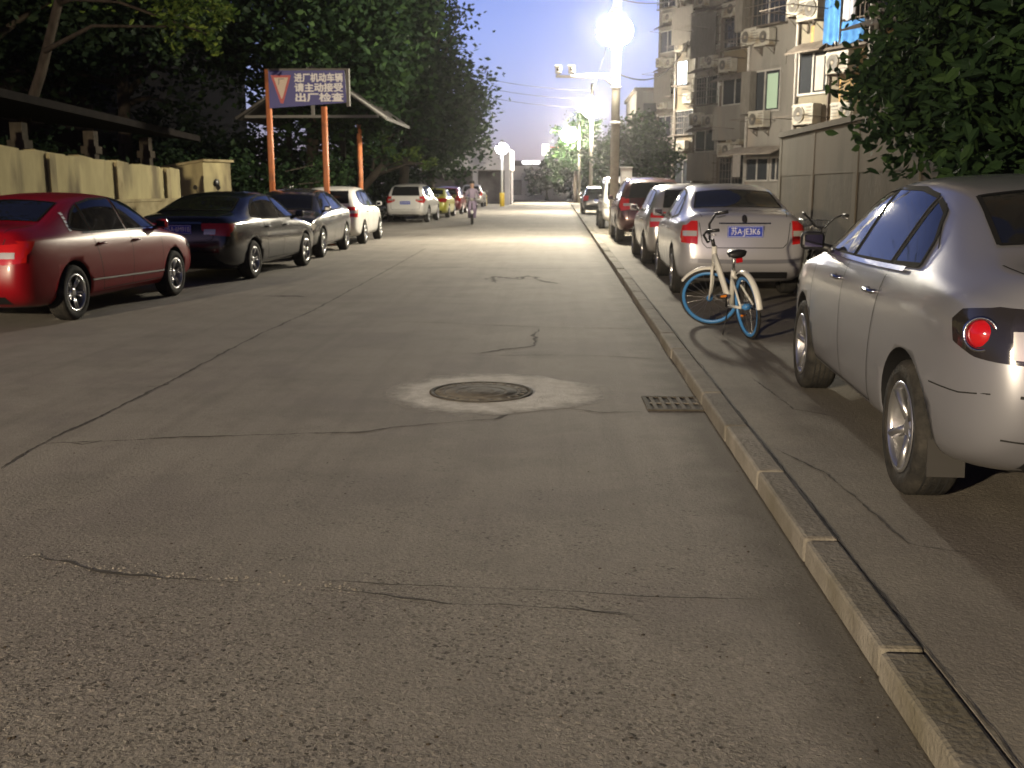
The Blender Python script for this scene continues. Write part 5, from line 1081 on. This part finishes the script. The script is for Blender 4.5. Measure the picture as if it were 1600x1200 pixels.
# ---------------------------------------------------------------- scooters
M['sc_black'] = mat('scooter_black', (.02, .02, .022), .3, 0, .6); M['sc_green'] = mat('scooter_green', (.35, .5, .06), .4, 0, .5)
SCS = 1.18
def scooter(label, loc, heading, body, accent, lit=False, group=None):
    b = thing('electric_scooter', label, 'scooter', loc, heading, group); b.scale = (SCS,)*3
    for nm, x in (('rear_wheel', 0), ('front_wheel', 1.25)):
        mb = MB(); mb.lathe([(.15, -.045), (.21, -.05), (.235, -.03), (.24, 0), (.235, .03), (.21, .05), (.15, .045)], 28, closed=True, T=Matrix.Translation((x, 0, .24))); w = mb.build(nm, M['rubber'], b)
        mb = MB(); mb.lathe([(0, -.04), (.148, -.04), (.148, .04), (0, .04)], 20, T=Matrix.Translation((x, 0, .24))); mb.build('rim', M['alloy'], w)
    def loft(secs, n=12):
        vs = []; fs = []
        for (x, z, hw_, hh) in secs:
            for k in range(n): a = 2*math.pi*k/n; vs.append((x, hw_*math.cos(a), z+hh*math.sin(a)))
        for i in range(len(secs)-1):
            for k in range(n): fs.append((i*n+k, i*n+(k+1) % n, (i+1)*n+(k+1) % n, (i+1)*n+k))
        fs += [tuple(range(n))[::-1], tuple((len(secs)-1)*n+k for k in range(n))]
        return vs, fs
    mb = MB(); mb.add(*loft([(-.22, .62, .06, .03), (-.1, .58, .13, .12), (.2, .50, .15, .20), (.42, .42, .14, .20), (.5, .34, .12, .10)]), 0, True); mb.box(.42, .86, -.14, .14, .24, .33, bev=.03); mb.build('body', body, b)
    mb = MB(); mb.add([(.84, -.16, .28), (.84, .16, .28), (1.0, .19, .62), (1.0, -.19, .62), (1.02, .13, .92), (1.02, -.13, .92), (.94, -.15, .26), (.94, .15, .26), (1.10, .14, .62), (1.10, -.14, .62), (1.09, .10, .92), (1.09, -.10, .92)], [(0, 1, 2, 3), (3, 2, 4, 5), (6, 9, 8, 7), (9, 11, 10, 8), (0, 3, 9, 6), (3, 5, 11, 9), (1, 7, 8, 2), (2, 8, 10, 4), (4, 10, 11, 5), (0, 6, 7, 1)]); mb.build('leg_shield', accent, b)
    mb = MB(); mb.add(*loft([(-.2, .70, .07, .02), (-.1, .73, .13, .05), (.15, .72, .14, .06), (.36, .70, .10, .05), (.44, .68, .05, .02)]), 0, True); mb.build('seat', M['black'], b)
    mb = MB(); mb.tube([(1.04, 0, .92), (1.0, 0, 1.02)], .03, 8); mb.tube([(.92, -.33, 1.05), (.98, -.18, 1.05), (1.0, 0, 1.03), (.98, .18, 1.05), (.92, .33, 1.05)], .016, 8); mb.tube([(1.25, 0, .24), (1.13, 0, .5), (1.06, 0, .9)], .03, 8); mb.build('handlebar', M['black'], b)
    mb = MB(); mb.ball((1.10, 0, 1.0), (.07, .10, .07)); mb.build('headlamp', M['clear_lens'], b)
    for s in (-1, 1):
        mb = MB(); mb.tube([(.97, s*.2, 1.05), (.96, s*.30, 1.22)], .007, 6); mb.ball((.95, s*.31, 1.26), (.015, .065, .045)); mb.build('mirror', M['black'], b)
    mb = MB(); mb.tube([(1.02, 0, .40), (1.14, 0, .50), (1.27, 0, .53), (1.42, 0, .46)], [.05, .06, .06, .05], 8); mb.build('front_mudguard', body, b)
    return b
scooter('black and green electric scooter parked between the yellow wall and the black car', (-8.3, 21.6, 0), R(60), M['sc_black'], M['sc_green'], group='parked electric scooters')
scooter('dark electric scooter standing beside the small yellow hut', (-7.9, 26.0, 0), R(10), M['sc_black'], M['sc_black'], group='parked electric scooters')
SCS = 1.
p = G(738, 351)
sr = scooter('pale electric scooter ridden toward the camera in the middle distance', (p.x-.1, p.y+1.25, 0), R(-86), M['white'], mat('scooter_purple', (.22, .17, .26), .5))
# rider: one skinned body with clothing colour areas
def person(label, loc, heading):
    root = thing('person', label, 'person', loc, heading)
    v = []; e = []; r = []
    def chain(pts, start=None):
        pr = start
        for (p_, rd) in pts:
            v.append(p_); r.append(rd); i = len(v)-1
            if pr is not None: e.append((pr, i))
            pr = i
        return pr
    chain([((.18, 0, .80), .15)]); pelvis = 0
    chest = chain([((.16, 0, 1.0), .14), ((.20, 0, 1.22), .17), ((.22, 0, 1.36), .11)], 0)
    neck = chain([((.235, 0, 1.45), .055), ((.25, 0, 1.53), .085), ((.26, 0, 1.62), .10), ((.255, 0, 1.70), .075)], chest)
    for s in (-1, 1):
        chain([((.22, s*.19, 1.34), .065), ((.36, s*.27, 1.13), .05), ((.62, s*.28, 1.06), .04), ((.84, s*.30, 1.07), .035)], chest)
        chain([((.22, s*.12, .80), .10), ((.58, s*.15, .80), .085), ((.66, s*.13, .56), .06), ((.70, s*.12, .40), .045), ((.80, s*.13, .37), .04)], 0)
    me = bpy.data.meshes.new('body'); me.from_pydata(v, e, []); o = link(bpy.data.objects.new('body', me), root)
    m1 = o.modifiers.new('k', 'SKIN'); m2 = o.modifiers.new('s', 'SUBSURF'); m2.levels = 2; m2.render_levels = 2
    for i, d in enumerate(me.skin_vertices[0].data): d.radius = (r[i], r[i]); d.use_root = (i == 0)
    bpy.context.view_layer.update(); nm = bpy.data.meshes.new_from_object(o.evaluated_get(bpy.context.evaluated_depsgraph_get())); o.modifiers.clear(); o.data = nm; nm.materials.clear()
    for m_ in (mat('lilac_jacket', (.30, .25, .33), .9), mat('skin', (.50, .32, .23), .6), mat('dark_trousers', (.05, .045, .06), .9)): nm.materials.append(m_)
    for f in nm.polygons:
        f.use_smooth = True; c = f.center
        f.material_index = 1 if (c.z > 1.44 or (c.x > .80 and c.z > .98)) else (2 if c.z < .86 and c.x > .34 and c.z > .30 and False else (2 if c.z < .78 else 0))
    mb = MB()
    for s in (-1, 1):                   # fingers closed round the grips
        for k in range(4): yy = s*(.275+.020*k); mb.tube([(.85, yy, 1.09), (.90, yy, 1.085), (.915, yy, 1.055), (.89, yy, 1.035)], .009, 5)
        mb.tube([(.85, s*.26, 1.07), (.88, s*.245, 1.05), (.91, s*.25, 1.04)], .010, 5)
    mb.build('hand', nm.materials[1], root)
    mb = MB(); mb.ball((.235, 0, 1.67), (.115, .105, .10), sub=3); mb.ball((.19, 0, 1.60), (.09, .10, .13)); mb.build('hair', mat('black_hair', (.015, .012, .01), .6), root)
    mb = MB(); mb.ball((.355, 0, 1.60), (.02, .015, .025)); mb.ball((.345, .035, 1.63), (.01, .014, .008), 1); mb.ball((.345, -.035, 1.63), (.01, .014, .008), 1); mb.ball((.345, 0, 1.555), (.01, .028, .006), 2); mb.build('face', [nm.materials[1], M['black'], mat('lips', (.45, .15, .13), .6)], root)
    return root
person('rider in a lilac jacket seated on the pale scooter in the street', (p.x-.1+.0, p.y+1.25, .0), R(-86))

# ---------------------------------------------------------------- added haze volume standing in for lens glare round the lamps
HM = bpy.data.materials.new('haze'); HM.use_nodes = True; n = HM.node_tree.nodes; n.clear()
pv = n.new('ShaderNodeVolumePrincipled'); pv.inputs['Color'].default_value = (.9, .9, .95, 1); pv.inputs['Density'].default_value = GLARE_HAZE; pv.inputs['Anisotropy'].default_value = .91
oo = n.new('ShaderNodeOutputMaterial'); HM.node_tree.links.new(pv.outputs[0], oo.inputs['Volume'])
mb = MB(); mb.box(-310, 310, -70, 910, -1.2, 22.5); o = mb.build('haze', HM); o['kind'] = 'stuff'; o['label'] = 'thin haze added to stand in for glare round the street lamps'; o['category'] = 'haze'
